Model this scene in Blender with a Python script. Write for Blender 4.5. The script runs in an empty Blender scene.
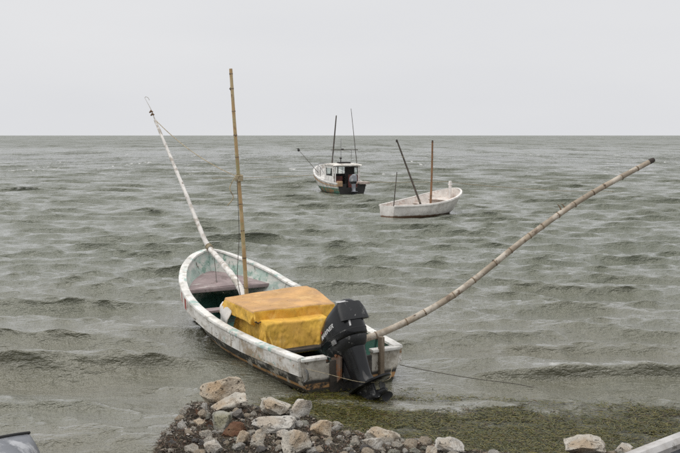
import bpy, bmesh, math, random
import numpy as np
from mathutils import Vector, Matrix, noise as mnoise

scene = bpy.context.scene
C = scene.collection
R = math.radians

# ------------------------------------------------------------------ camera
cam = bpy.data.cameras.new('camera')
cam.lens = 46.06; cam.sensor_width = 36; cam.clip_start = 0.05; cam.clip_end = 60000
camo = bpy.data.objects.new('camera', cam)
camo.location = (0, 0, 2.93)
camo.rotation_euler = (R(90 - 5.971), 0, 0)
C.objects.link(camo); scene.camera = camo

# ------------------------------------------------------------------ sky, sun, exposure
SUN_EL, SUN_AZ = 70.0, -120.0          # azimuth from +Y (away from the camera) towards +X
world = bpy.data.worlds.new('World'); scene.world = world; world.use_nodes = True
wn = world.node_tree; wn.nodes.clear()
def WN(t, **k):
    n = wn.nodes.new(t)
    for a, v in k.items(): setattr(n, a, v)
    return n
sky = WN('ShaderNodeTexSky', sky_type='NISHITA', sun_disc=False)
sky.sun_elevation = R(SUN_EL); sky.sun_rotation = R(SUN_AZ); sky.dust_density = 6.0; sky.air_density = 1.2
hs = WN('ShaderNodeHueSaturation'); hs.inputs['Saturation'].default_value = 0.15; hs.inputs['Value'].default_value = 0.9
cl_tc = WN('ShaderNodeTexCoord'); cl_mp = WN('ShaderNodeMapping'); cl_mp.inputs['Scale'].default_value = (1.2, 1.2, 5)
cl_n = WN('ShaderNodeTexNoise'); cl_n.inputs['Scale'].default_value = 1.6; cl_n.inputs['Detail'].default_value = 5
cl_r = WN('ShaderNodeValToRGB')
cl_r.color_ramp.elements[0].position = .3; cl_r.color_ramp.elements[0].color = (7.6, 7.7, 7.95, 1)
cl_r.color_ramp.elements[1].position = .75; cl_r.color_ramp.elements[1].color = (8.15, 8.2, 8.35, 1)
mx = WN('ShaderNodeMix', data_type='RGBA'); mx.inputs[0].default_value = 0.93     # overcast: mostly cloud
bg = WN('ShaderNodeBackground'); bg.inputs['Strength'].default_value = 0.1
wo = WN('ShaderNodeOutputWorld')
L = wn.links.new
L(sky.outputs[0], hs.inputs['Color']); L(hs.outputs[0], mx.inputs['A'])
L(cl_tc.outputs['Generated'], cl_mp.inputs[0]); L(cl_mp.outputs[0], cl_n.inputs['Vector']); L(cl_n.outputs['Fac'], cl_r.inputs[0])
L(cl_r.outputs[0], mx.inputs['B']); L(mx.outputs['Result'], bg.inputs[0]); L(bg.outputs[0], wo.inputs[0])

sd = bpy.data.lights.new('sun', 'SUN'); sd.energy = 1.9; sd.angle = R(75); sd.color = (1, .96, .9)
so = bpy.data.objects.new('sun', sd)
_d = Vector((math.sin(R(SUN_AZ)) * math.cos(R(SUN_EL)), math.cos(R(SUN_AZ)) * math.cos(R(SUN_EL)), math.sin(R(SUN_EL))))
so.rotation_euler = _d.to_track_quat('Z', 'Y').to_euler(); so.location = (0, 0, 20); C.objects.link(so)
vs = scene.view_settings; vs.view_transform = 'Standard'; vs.look = 'None'; vs.exposure = 0.0; vs.gamma = 1.0
scene.cycles.use_denoising = False
scene.cycles.max_bounces = 6

# ------------------------------------------------------------------ materials
MATS = {}
def srgb(r, g, b):
    f = lambda c: (c / 255 / 12.92) if c / 255 <= .04045 else ((c / 255 + .055) / 1.055) ** 2.4
    return (f(r), f(g), f(b), 1)
def mat(name, base, layers=(), rough=.6, bump=None, metallic=0., spec=.5, vary=.12, vscale=3.0, crease=None):
    """base colour + soft tone variation + layers of wear, each a noise mask times optional bands in object space."""
    m = bpy.data.materials.new(name); m.use_nodes = True
    nt = m.node_tree; b = nt.nodes['Principled BSDF']; lk = nt.links.new
    def N(t, **k):
        n = nt.nodes.new(t)
        for a, v in k.items(): setattr(n, a, v)
        return n
    tc = N('ShaderNodeTexCoord'); P = tc.outputs['Object']
    def noise(scale, detail=6, stretch=None, rgh=.6, off=0.):
        mp = N('ShaderNodeMapping'); lk(P, mp.inputs[0])
        mp.inputs['Scale'].default_value = stretch or (1, 1, 1); mp.inputs['Location'].default_value = (off, off * .7, off * 1.3)
        n = N('ShaderNodeTexNoise'); lk(mp.outputs[0], n.inputs['Vector'])
        n.inputs['Scale'].default_value = scale; n.inputs['Detail'].default_value = detail; n.inputs['Roughness'].default_value = rgh
        return n.outputs['Fac']
    def rng(v, lo, hi):
        r = N('ShaderNodeMapRange'); r.interpolation_type = 'SMOOTHSTEP'; lk(v, r.inputs['Value'])
        r.inputs['From Min'].default_value = lo; r.inputs['From Max'].default_value = hi
        return r.outputs[0]
    def mth(op, a, c):
        n = N('ShaderNodeMath', operation=op)
        for i, v in enumerate((a, c)):
            if isinstance(v, (int, float)): n.inputs[i].default_value = v
            else: lk(v, n.inputs[i])
        return n.outputs[0]
    def mixc(fac, a, c):
        n = N('ShaderNodeMix', data_type='RGBA')
        if isinstance(fac, (int, float)): n.inputs[0].default_value = fac
        else: lk(fac, n.inputs[0])
        for s, v in (('A', a), ('B', c)):
            if isinstance(v, tuple): n.inputs[s].default_value = v if len(v) == 4 else (*v, 1)
            else: lk(v, n.inputs[s])
        return n.outputs['Result']
    base = base if len(base) == 4 else (*base, 1)
    dk = tuple(c * (1 - vary * 2) for c in base[:3]); lt = tuple(min(c * (1 + vary), .95) for c in base[:3])
    col = mixc(rng(noise(vscale, 5), .3, .7), dk, lt)
    sep = N('ShaderNodeSeparateXYZ'); lk(P, sep.inputs[0])
    rsock = None
    for i, l in enumerate(layers):
        k = rng(noise(l.get('scale', 4), l.get('detail', 7), l.get('stretch'), l.get('rgh', .65), 3.1 * (i + 1)), l['lo'], l['hi'])
        for ax in 'xyz':
            if ax in l:
                z0, z1, soft, wob = l[ax]
                v = sep.outputs['XYZ'.index(ax.upper())]
                wv = mth('ADD', v, mth('MULTIPLY', mth('SUBTRACT', noise(l.get('wscale', 5), 6, None, .65, 7.7 + i), .5), wob))
                k = mth('MULTIPLY', k, mth('MULTIPLY', rng(wv, z0 - soft, z0 + soft), mth('SUBTRACT', 1.0, rng(wv, z1 - soft, z1 + soft))))
        k = mth('MULTIPLY', k, l.get('amt', 1.0))
        c = l['col']; col = mixc(k, col, c if len(c) == 4 else (*c, 1))
    lk(col, b.inputs['Base Color'])
    b.inputs['Metallic'].default_value = metallic; b.inputs['Specular IOR Level'].default_value = spec
    rr = N('ShaderNodeMapRange'); lk(noise(vscale * 2.3, 4, None, .6, 9.), rr.inputs['Value'])
    rr.inputs['To Min'].default_value = max(rough - .15, .03); rr.inputs['To Max'].default_value = min(rough + .15, 1)
    lk(rr.outputs[0], b.inputs['Roughness'])
    if bump:
        bn = N('ShaderNodeBump'); bn.inputs['Strength'].default_value = bump[1]; bn.inputs['Distance'].default_value = bump[2]
        lk(noise(bump[0], 8, bump[3] if len(bump) > 3 else None, .7, 1.7), bn.inputs['Height']); lk(bn.outputs[0], b.inputs['Normal'])
        if crease:
            ab = N('ShaderNodeMath', operation='ABSOLUTE'); lk(mth('SUBTRACT', noise(crease[0], 3, (1, 1, .6), .5, 5.3), .5), ab.inputs[0])
            b2 = N('ShaderNodeBump'); b2.inputs['Strength'].default_value = 1.; b2.inputs['Distance'].default_value = crease[1]
            lk(rng(ab.outputs[0], 0., .16), b2.inputs['Height']); lk(bn.outputs[0], b2.inputs['Normal']); lk(b2.outputs[0], b.inputs['Normal'])
    MATS[name] = m
    return m

WHITE = (.72, .70, .66); RUST = (.22, .09, .035); BLACKISH = (.022, .022, .02); ALGAE = (.05, .055, .03)
mat('hull_paint', (.62, .60, .56), [
    dict(col=(.34, .31, .26), scale=5, lo=.42, hi=.6, stretch=(1, .5, 1.6)),
    dict(col=(.12, .105, .085), scale=9, lo=.53, hi=.64, stretch=(1, 1.2, .4)),
    dict(col=(.05, .048, .04), scale=3, lo=.40, hi=.50, z=(-1, .24, .03, .28), stretch=(1, .5, 1)),
    dict(col=(.035, .035, .03), scale=3, lo=.1, hi=.2, z=(-1, .14, .025, .12)),
    dict(col=(.42, .24, .10), scale=7, lo=.34, hi=.46, z=(.045, .085, .008, .02), stretch=(1, .4, 1)),
    dict(col=(.40, .37, .31), scale=6, lo=.52, hi=.6, z=(.02, .2, .03, .1)),
    dict(col=(.07, .06, .04), scale=3, lo=.1, hi=.2, z=(-1, .03, .012, .03)),
], rough=.6, bump=(14, .35, .01))
mat('strake_paint', (.78, .765, .73), [
    dict(col=(.46, .43, .38), scale=5, lo=.46, hi=.64, stretch=(1, .5, 1.5)),
    dict(col=(.30, .25, .19), scale=11, lo=.56, hi=.66, stretch=(1, 1.4, .35)),
    dict(col=(.34, .27, .19), scale=4, lo=.46, hi=.6, y=(-1, 1.5, .5, .5)),
    dict(col=(.30, .42, .38), scale=7, lo=.60, hi=.70),
    dict(col=(.18, .165, .14), scale=14, lo=.60, hi=.68, stretch=(1, .35, 1.2)),
    dict(col=(.33, .06, .045), scale=9, lo=.2, hi=.4, y=(3.26, 3.37, .015, .05), x=(-2, -.5, .02, 0)),
    dict(col=(.33, .06, .045), scale=9, lo=.2, hi=.4, y=(3.55, 3.64, .015, .05), x=(-2, -.4, .02, 0)),
    dict(col=(.30, .17, .09), scale=10, lo=.62, hi=.7),
], rough=.55, bump=(18, .35, .008))
mat('cap_paint', (.80, .79, .755), [
    dict(col=(.45, .43, .38), scale=7, lo=.48, hi=.68),
    dict(col=(.36, .50, .46), scale=5, lo=.54, hi=.64),
    dict(col=(.2, .17, .13), scale=16, lo=.62, hi=.7),
], rough=.55, bump=(20, .4, .006))
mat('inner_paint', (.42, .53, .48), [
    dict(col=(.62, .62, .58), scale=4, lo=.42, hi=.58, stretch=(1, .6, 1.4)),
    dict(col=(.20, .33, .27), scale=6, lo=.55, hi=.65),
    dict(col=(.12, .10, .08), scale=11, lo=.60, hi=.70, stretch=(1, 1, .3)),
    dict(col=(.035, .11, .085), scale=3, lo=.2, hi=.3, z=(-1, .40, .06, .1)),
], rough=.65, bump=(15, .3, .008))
mat('floor_paint', (.02, .075, .06), [dict(col=(.02, .02, .018), scale=4, lo=.45, hi=.6), dict(col=(.12, .16, .13), scale=9, lo=.62, hi=.7)], rough=.5)
mat('foredeck_paint', (.36, .285, .285), [
    dict(col=(.24, .185, .18), scale=5, lo=.5, hi=.66),
    dict(col=(.5, .47, .45), scale=8, lo=.58, hi=.68, stretch=(.4, 1, 1)),
    dict(col=(.1, .08, .07), scale=15, lo=.63, hi=.7)], rough=.65, bump=(20, .3, .005))
mat('transom_paint', (.56, .53, .47), [
    dict(col=(.30, .27, .22), scale=5, lo=.45, hi=.62),
    dict(col=(.13, .09, .06), scale=9, lo=.57, hi=.67, stretch=(1, 1, .5)),
    dict(col=(.04, .038, .034), scale=3, lo=.2, hi=.3, z=(-1, .15, .02, .06)),
    dict(col=(.44, .25, .11), scale=7, lo=.36, hi=.48, z=(.045, .105, .01, .02)),
    dict(col=(.05, .05, .03), scale=3, lo=.1, hi=.2, z=(-1, .03, .012, .03))], rough=.65, bump=(16, .4, .01))
mat('old_wood', (.20, .155, .11), [
    dict(col=(.08, .06, .045), scale=8, lo=.48, hi=.62, stretch=(1, 1, .15)),
    dict(col=(.36, .31, .25), scale=10, lo=.58, hi=.68, stretch=(1, 1, .2))], rough=.8, bump=(22, .5, .01, (1, 1, .15)))
mat('dark_wood', (.06, .05, .042), [dict(col=(.02, .02, .018), scale=6, lo=.45, hi=.6)], rough=.7, bump=(18, .4, .01))
mat('tarp', (.78, .47, .075), [
    dict(col=(.68, .39, .08), scale=2.2, lo=.42, hi=.62),
    dict(col=(.80, .53, .17), scale=3.5, lo=.55, hi=.7),
    dict(col=(.22, .12, .06), scale=9, lo=.64, hi=.74)], rough=.65, bump=(11, .35, .012), spec=.3, crease=(3.4, .022))
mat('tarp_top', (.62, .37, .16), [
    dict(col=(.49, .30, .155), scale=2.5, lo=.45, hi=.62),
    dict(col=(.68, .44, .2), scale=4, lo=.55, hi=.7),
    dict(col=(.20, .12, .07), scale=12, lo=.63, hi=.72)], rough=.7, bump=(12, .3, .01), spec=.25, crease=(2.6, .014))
mat('white_cloth', (.72, .70, .67), [dict(col=(.5, .47, .43), scale=6, lo=.5, hi=.65)], rough=.85, bump=(10, .4, .015))
mat('cord_dark', (.05, .04, .035), rough=.9)
mat('rope', (.42, .36, .24), [dict(col=(.22, .17, .11), scale=20, lo=.5, hi=.6)], rough=.9)
mat('rope_dark', (.10, .09, .075), rough=.9)
mat('white_pole', (.78, .755, .72), [
    dict(col=(.46, .42, .37), scale=8, lo=.48, hi=.62),
    dict(col=(.25, .2, .16), scale=16, lo=.60, hi=.68)], rough=.7, bump=(20, .5, .01))
mat('bamboo', (.40, .27, .13), [
    dict(col=(.46, .36, .20), scale=3, lo=.45, hi=.6),
    dict(col=(.20, .12, .06), scale=7, lo=.55, hi=.66),
    dict(col=(.27, .27, .13), scale=2.2, lo=.52, hi=.62)], rough=.5, bump=(20, .3, .005))
mat('bamboo_grey', (.36, .30, .23), [
    dict(col=(.52, .47, .40), scale=6, lo=.45, hi=.6, stretch=(.5, .5, .5)),
    dict(col=(.19, .14, .10), scale=9, lo=.54, hi=.66),
    dict(col=(.10, .075, .055), scale=22, lo=.62, hi=.68)], rough=.7, bump=(24, .45, .008))
mat('node_dark', (.24, .18, .12), [dict(col=(.09, .065, .045), scale=14, lo=.5, hi=.62)], rough=.8)
mat('motor_black', (.014, .015, .017), [
    dict(col=(.05, .05, .05), scale=5, lo=.55, hi=.75),
    dict(col=(.14, .135, .13), scale=9, lo=.62, hi=.72, stretch=(1, .3, 2), amt=.6)], rough=.2, bump=(30, .06, .003), spec=.35)
mat('motor_grey', (.024, .025, .027), [
    dict(col=(.16, .16, .155), scale=9, lo=.54, hi=.66),
    dict(col=(.4, .4, .39), scale=18, lo=.66, hi=.70)], rough=.4, bump=(25, .2, .005), spec=.35)
mat('worn_metal', (.33, .33, .33), [dict(col=(.12, .11, .10), scale=10, lo=.5, hi=.62)], rough=.35, metallic=.7)
mat('rusty_metal', (.17, .12, .09), [
    dict(col=(.24, .095, .035), scale=7, lo=.48, hi=.6), dict(col=(.6, .56, .5), scale=9, lo=.62, hi=.66)], rough=.75, bump=(20, .5, .01))
mat('steel_grey', (.12, .12, .12), [dict(col=(.2, .11, .06), scale=12, lo=.58, hi=.68)], rough=.5)
mat('letter_white', (.62, .62, .62), rough=.5, vary=.03)
mat('letter_red', (.45, .03, .03), rough=.5, vary=.03)
mat('skiff_paint', (.80, .77, .735), [
    dict(col=(.6, .56, .52), scale=4, lo=.5, hi=.66),
    dict(col=(.36, .25, .18), scale=6, lo=.62, hi=.72, stretch=(1, 1, .4)),
    dict(col=(.17, .10, .06), scale=4, lo=.2, hi=.35, z=(-1, .07, .02, .09)),
    dict(col=(.2, .17, .14), scale=12, lo=.63, hi=.7)], rough=.6, bump=(9, .3, .01))
mat('skiff_inner', (.72, .67, .62), [dict(col=(.52, .43, .38), scale=4, lo=.45, hi=.62), dict(col=(.7, .67, .64), scale=6, lo=.55, hi=.65)], rough=.7)
mat('dark_pole', (.085, .072, .06), [dict(col=(.2, .17, .13), scale=9, lo=.55, hi=.65)], rough=.75)
mat('brown_pole', (.27, .14, .07), [dict(col=(.14, .09, .05), scale=6, lo=.5, hi=.62)], rough=.7)
mat('cabin_hull', (.80, .78, .74), [
    dict(col=(.45, .41, .36), scale=3, lo=.5, hi=.65),
    dict(col=(.07, .20, .145), scale=3, lo=.1, hi=.2, z=(-1, .30, .015, .05)),
    dict(col=(.36, .20, .10), scale=3, lo=.42, hi=.56, z=(-1, .24, .04, .2)),
    dict(col=(.05, .05, .04), scale=3, lo=.1, hi=.2, z=(-1, .05, .03, .08))], rough=.55)
mat('cabin_white', (.80, .79, .765), [dict(col=(.5, .47, .43), scale=4, lo=.5, hi=.66)], rough=.55)
mat('cabin_roof', (.80, .77, .72), [dict(col=(.48, .43, .37), scale=4, lo=.48, hi=.64)], rough=.6)
mat('cabin_dark', (.03, .028, .027), rough=.7)
mat('maroon', (.13, .035, .03), [dict(col=(.06, .03, .025), scale=5, lo=.5, hi=.62)], rough=.7)
mat('buff_trim', (.46, .30, .17), [dict(col=(.3, .2, .13), scale=6, lo=.5, hi=.6)], rough=.7)
mat('pink_deck', (.58, .47, .42), [dict(col=(.4, .34, .3), scale=6, lo=.5, hi=.6)], rough=.7)
mat('rim_grey', (.50, .49, .48), [dict(col=(.38, .36, .34), scale=4, lo=.45, hi=.6), dict(col=(.2, .19, .17), scale=11, lo=.6, hi=.68)], rough=.7, bump=(16, .4, .008))
mat('dinghy_grey', (.17, .18, .20), [dict(col=(.42, .43, .45), scale=4, lo=.48, hi=.6), dict(col=(.2, .2, .2), scale=8, lo=.58, hi=.68)], rough=.4)
mat('rubber_black', (.015, .015, .015), rough=.6)
def glass_mat():
    m = bpy.data.materials.new('window_glass'); m.use_nodes = True
    b = m.node_tree.nodes['Principled BSDF']
    b.inputs['Base Color'].default_value = (.75, .8, .8, 1); b.inputs['Roughness'].default_value = .03
    b.inputs['Transmission Weight'].default_value = 1.0; b.inputs['IOR'].default_value = 1.1
    MATS['window_glass'] = m
glass_mat()
def rock_mat(name, base, dark, stain):
    return mat(name, base, [
        dict(col=dark, scale=7, lo=.55, hi=.66),
        dict(col=stain, scale=3.2, lo=.52, hi=.68),
        dict(col=tuple(c * .3 for c in dark), scale=26, lo=.57, hi=.64)], rough=.9, bump=(30, 1.0, .05), spec=.2, vscale=7)
rock_mat('rock_cream', (.76, .71, .62), (.40, .34, .27), (.60, .48, .35))
rock_mat('rock_tan', (.72, .62, .49), (.42, .33, .24), (.60, .45, .30))
rock_mat('rock_white', (.80, .77, .71), (.45, .41, .36), (.66, .58, .48))
rock_mat('rock_pitted', (.54, .53, .46), (.15, .15, .10), (.42, .40, .28))
rock_mat('rock_grey', (.25, .235, .225), (.13, .12, .11), (.2, .18, .15))
rock_mat('rock_red', (.20, .10, .06), (.10, .055, .035), (.26, .16, .10))
rock_mat('rock_dark', (.085, .066, .05), (.035, .03, .022), (.075, .065, .035))

# ------------------------------------------------------------------ mesh helpers
def obj(name, verts, faces, m, parent=None, smooth=True, loc=None, angle=40):
    me = bpy.data.meshes.new(name)
    me.from_pydata([tuple(v) for v in verts], [], [tuple(f) for f in faces]); me.update()
    bm = bmesh.new(); bm.from_mesh(me); bmesh.ops.recalc_face_normals(bm, faces=bm.faces); bm.to_mesh(me); bm.free()
    if smooth:
        for p in me.polygons: p.use_smooth = True
        try: me.set_sharp_from_angle(angle=R(angle))
        except Exception: pass
    me.materials.append(MATS[m] if isinstance(m, str) else m)
    o = bpy.data.objects.new(name, me); C.objects.link(o)
    if parent: o.parent = parent
    if loc: o.location = loc
    return o
def tag(o, label=None, cat=None, group=None, kind=None):
    if label: o['label'] = label
    if cat: o['category'] = cat
    if group: o['group'] = group
    if kind: o['kind'] = kind
    return o
def thing(name, label, cat, loc=(0, 0, 0), rz=0., group=None):
    o = bpy.data.objects.new(name, None); C.objects.link(o); o.empty_display_size = .2
    o.location = loc; o.rotation_euler = (0, 0, rz)
    return tag(o, label, cat, group)
class G:
    """collects verts and faces for ONE mesh"""
    def __init__(s): s.v = []; s.f = []
    def add(s, v, f):
        n = len(s.v); s.v += [Vector(p) for p in v]; s.f += [tuple(i + n for i in q) for q in f]; return s
    def box(s, x0, x1, y0, y1, z0, z1, bev=.0, M=None):
        bm = bmesh.new(); bmesh.ops.create_cube(bm, size=1)
        for v in bm.verts:
            v.co = Vector(((x0 + x1) / 2 + v.co.x * (x1 - x0), (y0 + y1) / 2 + v.co.y * (y1 - y0), (z0 + z1) / 2 + v.co.z * (z1 - z0)))
        if bev: bmesh.ops.bevel(bm, geom=list(bm.edges), offset=bev, segments=2, affect='EDGES', profile=.6)
        bm.verts.index_update()
        vs_ = [(M @ v.co if M else v.co.copy()) for v in bm.verts]; fs = [[v.index for v in f.verts] for f in bm.faces]; bm.free()
        return s.add(vs_, fs)
    def bar(s, a, b, w, h_, bev=0.):
        a, b = Vector(a), Vector(b); d = b - a
        q = d.to_track_quat('Y', 'Z').to_matrix().to_4x4(); M = Matrix.Translation(a) @ q
        return s.box(-w / 2, w / 2, 0, d.length, -h_ / 2, h_ / 2, bev, M)
    def tube(s, pts, rad, n=10, cap=True):
        pts = [Vector(p) for p in pts]; rad = rad if hasattr(rad, '__len__') else [rad] * len(pts)
        v = []; f = []; up = None
        for i, p in enumerate(pts):
            t = (pts[min(i + 1, len(pts) - 1)] - pts[max(i - 1, 0)]).normalized()
            if up is None: up = Vector((0, 0, 1)) if abs(t.z) < .9 else Vector((1, 0, 0))
            a = t.cross(up).normalized(); up = a.cross(t).normalized(); b_ = up
            for k in range(n):
                an = 2 * math.pi * k / n
                v.append(p + (a * math.cos(an) + b_ * math.sin(an)) * rad[i])
        for i in range(len(pts) - 1):
            for k in range(n):
                f.append((i * n + k, i * n + (k + 1) % n, (i + 1) * n + (k + 1) % n, (i + 1) * n + k))
        if cap: f.append(tuple(range(n))); f.append(tuple((len(pts) - 1) * n + k for k in range(n)))
        return s.add(v, f)
    def loft(s, rings, closed=True, caps=True):
        n = len(rings[0]); v = [p for r in rings for p in r]; f = []
        for i in range(len(rings) - 1):
            for k in range(n if closed else n - 1):
                f.append((i * n + k, i * n + (k + 1) % n, (i + 1) * n + (k + 1) % n, (i + 1) * n + k))
        if caps and closed: f.append(tuple(range(n))); f.append(tuple((len(rings) - 1) * n + k for k in range(n)))
        return s.add(v, f)
    def xf(s, M): s.v = [M @ p for p in s.v]; return s
    def build(s, name, m, parent=None, **k): return obj(name, s.v, s.f, m, parent, **k)
def smooth_pts(pts, n=8):
    pts = [Vector(p) for p in pts]; out = []
    for i in range(len(pts) - 1):
        p0, p1, p2, p3 = pts[max(i - 1, 0)], pts[i], pts[i + 1], pts[min(i + 2, len(pts) - 1)]
        for k in range(n):
            t = k / n
            out.append(.5 * ((2 * p1) + (p2 - p0) * t + (2 * p0 - 5 * p1 + 4 * p2 - p3) * t * t + (3 * p1 - p0 - 3 * p2 + p3) * t ** 3))
    out.append(pts[-1]); return out
def sstep(a, b, x):
    t = np.clip((x - a) / (b - a), 0, 1); return t * t * (3 - 2 * t)
def sag(a, b, s, n=24):
    a, b = Vector(a), Vector(b)
    return [a.lerp(b, i / n) - Vector((0, 0, s * 4 * (i / n) * (1 - i / n))) for i in range(n + 1)]

# ------------------------------------------------------------------ the shore
def vnoise(x, y, seed=0):
    """smooth value noise on arrays"""
    xi = np.floor(x).astype(np.int64); yi = np.floor(y).astype(np.int64); xf = x - xi; yf = y - yi
    def h(a, b):
        n = (a * 374761393 + b * 668265263 + seed * 974711) & 0x7fffffff
        n = ((n ^ (n >> 13)) * 1274126177) & 0x7fffffff
        return ((n ^ (n >> 16)) & 0xffff) / 65535.
    u = xf * xf * (3 - 2 * xf); v = yf * yf * (3 - 2 * yf)
    return (h(xi, yi) * (1 - u) + h(xi + 1, yi) * u) * (1 - v) + (h(xi, yi + 1) * (1 - u) + h(xi + 1, yi + 1) * u) * v
def fbm(x, y, seed=0, oct=4):
    r = 0; a = .5
    for i in range(oct): r = r + a * (vnoise(x * 2 ** i, y * 2 ** i, seed + i) - .5); a *= .5
    return r
def far_edge(x):      # where the rubble tongue meets the water on the far side
    return np.interp(x, [-1.75, -1.45, -.9, -.4, 0, .45, 1.2, 1.7, 2.3, 3.0, 4, 8], [6.6, 9.05, 8.95, 8.55, 8.0, 7.65, 7.2, 7.05, 7.1, 7.0, 6.9, 6.9])
def ground(x, y):
    x = np.asarray(x, float); y = np.asarray(y, float)
    plateau = .12 + .10 * (9 - y) + np.maximum(6.3 - y, 0) * .06
    inside = sstep(-.38, .30, far_edge(x) - y + .25 * fbm(x * 2.2, y * 2.2, 5)) * sstep(-1.85, -1.45, x + .25 * fbm(x * 3, y * 3, 9) + np.maximum(6.2 - y, 0) * 2)
    shelf_edge = np.interp(x, [-1.5, -.9, -.3, .6, 1.5, 2.5, 4, 9], [8.6, 9.0, 9.55, 9.55, 9.35, 9.2, 9.25, 9.2])
    shelf = sstep(-.45, .7, shelf_edge - y) * sstep(-1.3, -.5, x)
    lump = .16 * np.exp(-((x + 1.42) / .17) ** 2 - ((y - 8.0) / .55) ** 2) + .10 * np.exp(-((x + 1.38) / .2) ** 2 - ((y - 7.0) / .4) ** 2)
    z = -.55 + shelf * (.525 + .11 * fbm(x * 2.6, y * 3.4, 21, 5))
    z = z * (1 - inside) + inside * (plateau + lump + .12 * fbm(x * 4, y * 4, 3, 5))
    return z
gx = np.concatenate([np.linspace(-9, -2.2, 40)[:-1], np.linspace(-2.2, 4.6, 300), np.linspace(4.6, 9, 30)[1:]])
gy = np.concatenate([np.linspace(-6, 6.2, 50)[:-1], np.linspace(6.2, 10.2, 190), np.linspace(10.2, 12, 8)[1:]])
GX, GY = np.meshgrid(gx, gy); GZ = ground(GX, GY)
nx, ny = len(gx), len(gy)
ii = np.arange((nx - 1) * (ny - 1)); a0 = ii // (nx - 1) * nx + ii % (nx - 1)
m_ground = mat('shore_rubble', (.085, .068, .05), [
    dict(col=(.045, .035, .026), scale=6, lo=.45, hi=.6),
    dict(col=(.17, .085, .05), scale=5, lo=.56, hi=.68),
    dict(col=(.34, .30, .25), scale=34, lo=.60, hi=.68),
    dict(col=(.085, .085, .02), scale=3, lo=.25, hi=.4, z=(-1, .10, .04, .08)),
    dict(col=(.05, .055, .018), scale=9, lo=.5, hi=.6, z=(-1, .10, .04, .08)),
], rough=.9, bump=(45, 1., .04), spec=.25, vscale=9)
shore = obj('shore', np.stack([GX.ravel(), GY.ravel(), GZ.ravel()], 1).tolist(), np.stack([a0, a0 + 1, a0 + nx + 1, a0 + nx], 1).tolist(), 'shore_rubble')
tag(shore, 'dark rubble shore with weed at the water edge', kind='structure')

# ------------------------------------------------------------------ the sea
BOAT_LOC, BOAT_RZ = (.135, 9.952, 0), .495
SKIFF_LOC, SKIFF_RZ = (1.68, 31.05, 0), -.837
CABIN_LOC, CABIN_RZ = (.60, 43.5, 0), .32
def local(x, y, loc, rz):
    dx, dy = x - loc[0], y - loc[1]
    return dx * math.cos(rz) + dy * math.sin(rz), -dx * math.sin(rz) + dy * math.cos(rz)
rs = np.random.RandomState(7)
NW = 150
lam = np.exp(rs.uniform(np.log(.20), np.log(3.4), NW))
spread = np.where(lam > .8, R(14), R(28))
ang = R(-96) + rs.randn(NW) * spread                     # the chop runs in towards the shore
wk = 2 * np.pi / lam
amp = .0060 * (.78 + .45 * np.exp(-(np.log(lam / 1.3) / .5) ** 2)) * lam * np.where(lam > 1.3, np.exp(-((lam - 1.3) / 1.3) ** 2), 1.) * rs.uniform(.6, 1.4, NW)
phs = rs.uniform(0, 2 * np.pi, NW)
NR, NA = 1340, 681
_q = 6.0 ** -.28 + (420. ** -.28 - 6.0 ** -.28) * np.linspace(0, 1, NR); r_ = _q ** (-1 / .28); a_ = np.linspace(-R(36), R(36), NA)
RR, AA = np.meshgrid(r_, a_, indexing='ij')
SX = (RR * np.sin(AA)).ravel().astype(np.float32); SY = (RR * np.cos(AA)).ravel().astype(np.float32)
dr = np.repeat(np.gradient(r_), NA).astype(np.float32)
depth = np.clip(-ground(SX, SY), 0, .55)
calm = .10 + .90 * sstep(.02, .5, depth)
calm *= .85 + .15 * sstep(9.5, 15, SY)
calm *= 1.0 + .25 * sstep(20, 60, SY) + .25 * sstep(60, 200, SY)
gust = 1 + .6 * fbm(SX * .12, SY * .08, 40, 3)
for loc, rz, ln, hw in ((BOAT_LOC, BOAT_RZ, 4.9, .9), (SKIFF_LOC, SKIFF_RZ, 3.7, .95), (CABIN_LOC, CABIN_RZ, 5, .95)):
    lx, ly = local(SX, SY, loc, rz)
    dd = np.sqrt(np.maximum(np.abs(lx) - hw * .9, 0) ** 2 + np.maximum(np.abs(ly - ln / 2) - ln / 2, 0) ** 2)
    calm *= .35 + .65 * sstep(0, 1.0, dd)
calm = (calm * gust).astype(np.float32)
Z = np.zeros_like(SX); DX = np.zeros_like(SX); DY = np.zeros_like(SX); JC = np.zeros_like(SX)
for i in range(NW):
    fade = np.clip((lam[i] / dr - 2.5) / 3, 0, 1)
    nz = fade > 0
    last = int(np.nonzero(nz)[0].max()) + 1 if nz.any() else 0
    if not last: continue
    kx, ky = wk[i] * math.cos(ang[i]), wk[i] * math.sin(ang[i])
    th = (kx * SX[:last] + ky * SY[:last] + phs[i]).astype(np.float32)
    A = (amp[i] * fade[:last] * calm[:last]).astype(np.float32); sn = np.sin(th); cs = np.cos(th)
    Z[:last] += A * cs; DX[:last] -= A * math.cos(ang[i]) * sn * 1.05; DY[:last] -= A * math.sin(ang[i]) * sn * 1.05; JC[:last] += A * wk[i] * cs
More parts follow.
